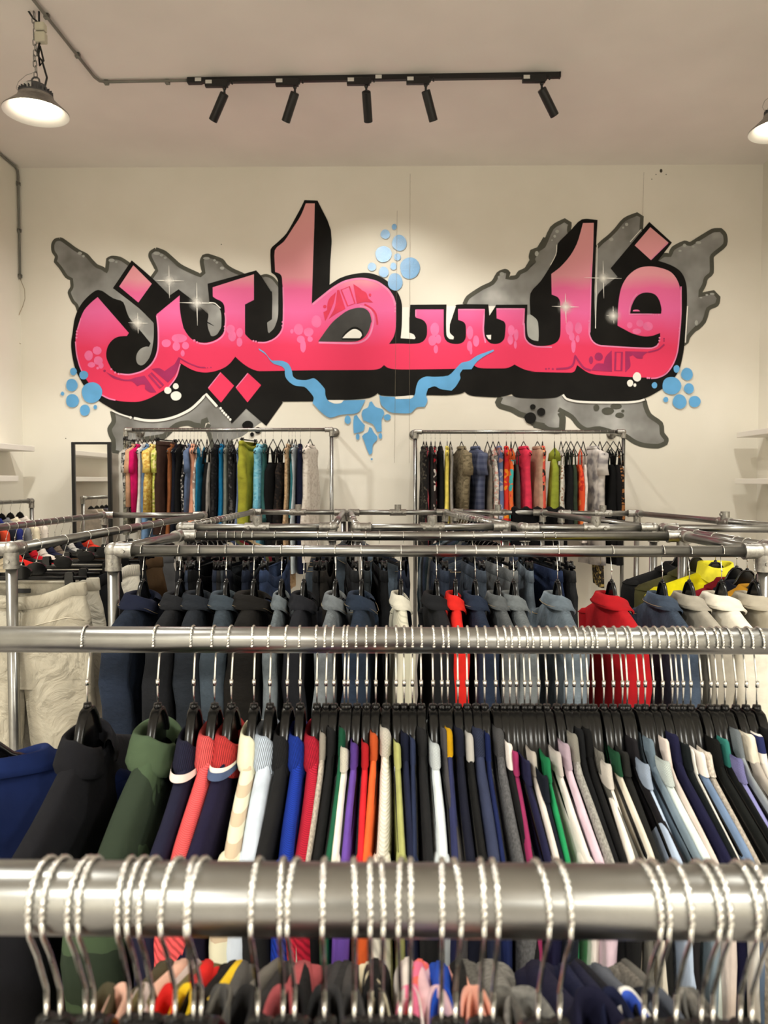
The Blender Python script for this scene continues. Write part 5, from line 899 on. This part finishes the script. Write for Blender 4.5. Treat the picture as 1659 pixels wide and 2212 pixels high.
# ---- back racks
def back(items, a, b, place, group):
    ls = row_labels([i[2] for i in items], place)
    for it, lab in zip(items, ls):
        px_, wp_, desc, style, fb, ln = it[:6]; X = atY(px_, 930, YBK).x
        rz = math.asin(min(0.62, max(0.06, (wp_-6)/100)))*(1 if px_ % 2 else -1)*(0.9); cat, nm = cat_of(desc); clipk = style in ('skirt', 'trousers')
        w_ = min(1.9, max(0.75, wp_/13)); p = (X, YBK, a.z)
        garment(nm, cat, lab, group, p, rz, style, fab(*fb), None, w_, 0.085, 'short' if style == 'crew' else None, ln, 0, 0.2)
        hanger(p, rz, 'black %shanger of %s' % ('clip ' if clipk else '', lab), 'hangers: '+group, 'clip' if clipk else 'std', 0, True)
back([(279, 14, 'grey green print skirt', 'skirt', ('print', (120, 118, 104), (80, 82, 72), (150, 146, 130)), 0.95), (286, 12, 'black and white print blouse', 'crew', ('print', (190, 186, 180), (60, 60, 62), (120, 118, 116)), 0.8), (294, 16, 'tan jacket', 'crew', ('plain', (204, 160, 128)), 0.7), (302, 12, 'magenta satin blouse', 'crew', ('plain', (206, 24, 100)), 0.78), (312, 12, 'white jersey top', 'dress', ('plain', (224, 220, 214)), 0.9), (324, 16, 'washed blue denim dress', 'dress', ('plain', (104, 134, 170)), 1.0), (334, 18, 'yellow print blouse', 'crew', ('print', (226, 196, 104), (204, 160, 80), (236, 214, 140)), 0.75), (343, 12, 'lime and yellow blouse', 'crew', ('print', (200, 204, 96), (226, 214, 150), (150, 160, 70)), 0.85), (360, 34, 'dark brown satin skirt', 'skirt', ('plain', (56, 38, 32)), 0.95), (376, 13, 'rust brown dress', 'dress', ('plain', (132, 80, 48)), 1.0), (386, 14, 'black navy dress', 'dress', ('plain', (22, 24, 34)), 1.0), (394, 14, 'black dress', 'dress', ('plain', (20, 20, 21)), 1.1), (403, 12, 'black and white patterned top', 'tank', ('print', (40, 40, 42), (200, 194, 188), (60, 58, 58)), 0.75), (411, 13, 'slate blue shirt', 'crew', ('plain', (92, 108, 140)), 0.85), (419, 20, 'rose brown dress', 'dress', ('plain', (206, 146, 120)), 1.1), (427, 10, 'white floral top', 'tank', ('floral', (214, 208, 198), (150, 130, 120), (190, 180, 170)), 0.95), (434, 10, 'petrol blue top', 'tank', ('plain', (32, 108, 144)), 0.8), (447, 24, 'black strappy dress', 'strap', ('plain', (18, 18, 19)), 1.1), (458, 12, 'grey camisole', 'strap', ('plain', (140, 136, 132)), 0.9), (470, 16, 'black lace dress', 'dress', ('print', (22, 22, 23), (44, 42, 44), (28, 28, 29)), 1.1), (481, 14, 'ocean blue dress', 'dress', ('plain', (20, 104, 150)), 1.0), (491, 12, 'sage grey dress', 'dress', ('plain', (120, 124, 116)), 1.1), (501, 16, 'black and silver print dress', 'dress', ('print', (30, 29, 30), (80, 78, 78), (40, 40, 40)), 1.1), (512, 12, 'black camisole', 'strap', ('plain', (22, 22, 24)), 0.9), (522, 12, 'blue grey dress', 'dress', ('plain', (96, 112, 150)), 1.1), (538, 30, 'chartreuse trousers', 'trousers', ('plain', (156, 156, 54)), 1.0), (564, 22, 'sky blue sequin dress', 'dress', ('print', (120, 186, 212), (100, 166, 194), (140, 196, 216)), 1.3), (573, 14, 'dark teal blouse', 'dress', ('plain', (44, 84, 84)), 0.8), (590, 26, 'black strappy long dress', 'strap', ('plain', (17, 17, 18)), 1.3), (608, 22, 'black beaded dress', 'strap', ('print', (24, 22, 22), (52, 42, 36), (30, 28, 28)), 1.3), (624, 13, 'beige lace dress', 'dress', ('print', (186, 156, 122), (160, 130, 100), (200, 172, 140)), 1.45), (631, 9, 'teal tank', 'tank', ('plain', (48, 110, 120)), 0.8), (638, 10, 'silver grey dress', 'dress', ('plain', (190, 200, 206)), 1.3), (649, 18, 'navy blue dress', 'dress', ('plain', (20, 24, 46)), 1.3), (670, 30, 'cream sleeveless dress', 'dress', ('print', (216, 208, 198), (200, 190, 180), (222, 214, 206)), 1.2)], BL0, BL1, 'on the back left rack', 'clothes on the back left rack')
back([(915, 16, 'black speckled dress', 'dress', ('print', (28, 27, 27), (80, 74, 66), (34, 32, 32)), 1.3), (921, 12, 'black top with a rainbow edge', 'dress', ('pinstripe', (26, 24, 26), (150, 60, 70)), 1.1), (931, 12, 'charcoal dress', 'dress', ('plain', (40, 38, 38)), 1.2), (940, 12, 'red rose print dress', 'dress', ('floral', (44, 36, 36), (200, 190, 184), (176, 40, 50)), 1.1), (951, 14, 'black dress', 'dress', ('plain', (24, 24, 25)), 1.0), (966, 14, 'lemon yellow dress', 'dress', ('plain', (228, 208, 100)), 0.85), (973, 10, 'dove grey dress', 'dress', ('plain', (150, 146, 144)), 1.0), (997, 26, 'khaki lace blouse', 'crew', ('print', (126, 114, 92), (104, 94, 74), (140, 128, 104)), 0.9), (1027, 30, 'navy plaid shirt', 'crew', ('plaid', (64, 70, 96), (92, 98, 122)), 0.95), (1053, 16, 'taupe camisole', 'strap', ('plain', (120, 112, 104)), 0.9), (1065, 16, 'white print camisole', 'tank', ('print', (218, 212, 204), (180, 170, 160), (214, 160, 150)), 0.8), (1077, 16, 'blue flower print blouse', 'dress', ('floral', (96, 110, 150), (160, 160, 176), (190, 130, 120)), 0.85), (1094, 18, 'orange red tropical dress', 'dress', ('floral', (214, 56, 44), (236, 140, 40), (206, 40, 60)), 1.2), (1104, 16, 'multicolour splash dress', 'tank', ('floral', (232, 110, 60), (70, 170, 170), (214, 50, 70)), 1.2), (1113, 12, 'grey black dress', 'strap', ('plain', (70, 68, 66)), 1.1), (1131, 26, 'raspberry pink dress', 'dress', ('plain', (222, 58, 86)), 1.25), (1161, 24, 'beige jumpsuit dress', 'dress', ('plain', (184, 150, 128)), 1.2), (1172, 18, 'coral floral dress', 'dress', ('floral', (222, 90, 76), (50, 40, 40), (232, 160, 110)), 0.9), (1198, 26, 'moss green tank dress', 'tank', ('plain', (146, 156, 58)), 0.9), (1212, 14, 'white printed tank', 'strap', ('print', (206, 202, 192), (150, 110, 90), (220, 216, 208)), 0.75), (1223, 18, 'black slip dress', 'strap', ('plain', (26, 26, 28)), 0.9), (1233, 16, 'forest green slip dress', 'strap', ('plain', (52, 62, 48)), 0.9), (1247, 16, 'orange flower slip dress', 'strap', ('floral', (226, 84, 50), (190, 50, 40), (236, 130, 70)), 0.85), (1260, 14, 'plain white slip dress', 'strap', ('plain', (226, 216, 210)), 1.0), (1281, 30, 'grey tie dye tee', 'crew', ('tie_dye', (206, 200, 196), (228, 222, 218), (140, 136, 140)), 1.2), (1296, 14, 'gold and black print dress', 'strap', ('print', (36, 32, 28), (170, 146, 86), (60, 52, 44)), 1.4), (1311, 24, 'black bead strap dress', 'strap', ('plain', (18, 18, 19)), 1.1), (1325, 24, 'black evening dress', 'strap', ('plain', (22, 21, 22)), 1.2), (1338, 18, 'black and orange zebra dress', 'strap', ('print', (28, 25, 23), (150, 100, 60), (34, 30, 28)), 0.9)], BR0, BR1, 'on the back right rack', 'clothes on the back right rack')
# ---- black coat thrown over the rail of the small right rack
def draped():
    a, b = R4[2].lerp(R4[3], 0.62), E4.lerp(E3, 0.28); org = Vector((a.x, a.y, RZ)); L = 0.36; v = []; uv = []
    nu, prof = 22, [(-0.05, -0.62), (-0.055, -0.5), (-0.05, -0.3), (-0.04, -0.12), (-0.03, -0.02), (-0.018, 0.022), (0.0, 0.034), (0.018, 0.024), (0.03, -0.02), (0.045, -0.15), (0.05, -0.4), (0.05, -0.6)]
    for i in range(nu):
        u_ = i/(nu-1); drop = 0.06*max(0, (u_-0.85)/0.15)**2*4
        for j, (y, z) in enumerate(prof):
            kk = 1.0 if abs(z) > 0.1 else 0.3
            v.append((u_*L, y+kk*0.014*sin(u_*19+j), z*(1-0.25*max(0, u_-0.8)) + (0.010*sin(u_*30) if -0.05 < z < 0.05 else 0) + (0.03 if z < -0.55 else 0)*sin(u_*7))); uv.append((u_*L, z))
    k = len(prof); f = [(i*k+j, (i+1)*k+j, (i+1)*k+j+1, i*k+j+1) for i in range(nu-1) for j in range(k-1)]
    m = me('coat', v, f, True, uv); o = ob('draped_coat', m, fab('plain', (17, 17, 19)), None, org+Vector((0.02, 0.0, 0)))
    sm = o.modifiers.new('thick', 'SOLIDIFY'); sm.thickness = 0.006
    tag(o, 'black coat thrown over the rear rail of the small right rack', 'coat')
draped()
# ---- details on single pieces
for o in list(COL.objects):
    if o.get('label', '').startswith('ivory cotton trousers'):
        t_ = ob('brand_tag', MB().box((0, 0, 0), (0.003, 0.052, 0.013)).mesh('tag', False), paint('tag_black', (16, 16, 18), 0.6), o, (-0.0085, -0.005, -0.138), (0, radians(-4), 0))
        ob('fly_seam', MB().sweep([(0.0205, 0, -0.168), (0.0225, 0.0, -0.24), (0.0245, 0.002, -0.36)], 0.0012, 5).mesh('seam'), paint('seam_shadow', (120, 112, 98), 0.9), o)
        ob('yoke_seam', MB().sweep([(0.022, 0.01, -0.25), (0.0215, 0.09, -0.23), (0.020, 0.15, -0.215), (0.013, 0.2, -0.225)], 0.0016, 5).mesh('seam'), fab('plain', (204, 196, 178)), o)
    if o.get('label', '').startswith('chartreuse trousers'):
        ob('brand_tag', MB().box((0, 0, 0), (0.003, 0.035, 0.09)).mesh('tag', False), paint('tag_black', (16, 16, 18), 0.6), o, (-0.024, 0.02, -0.2))
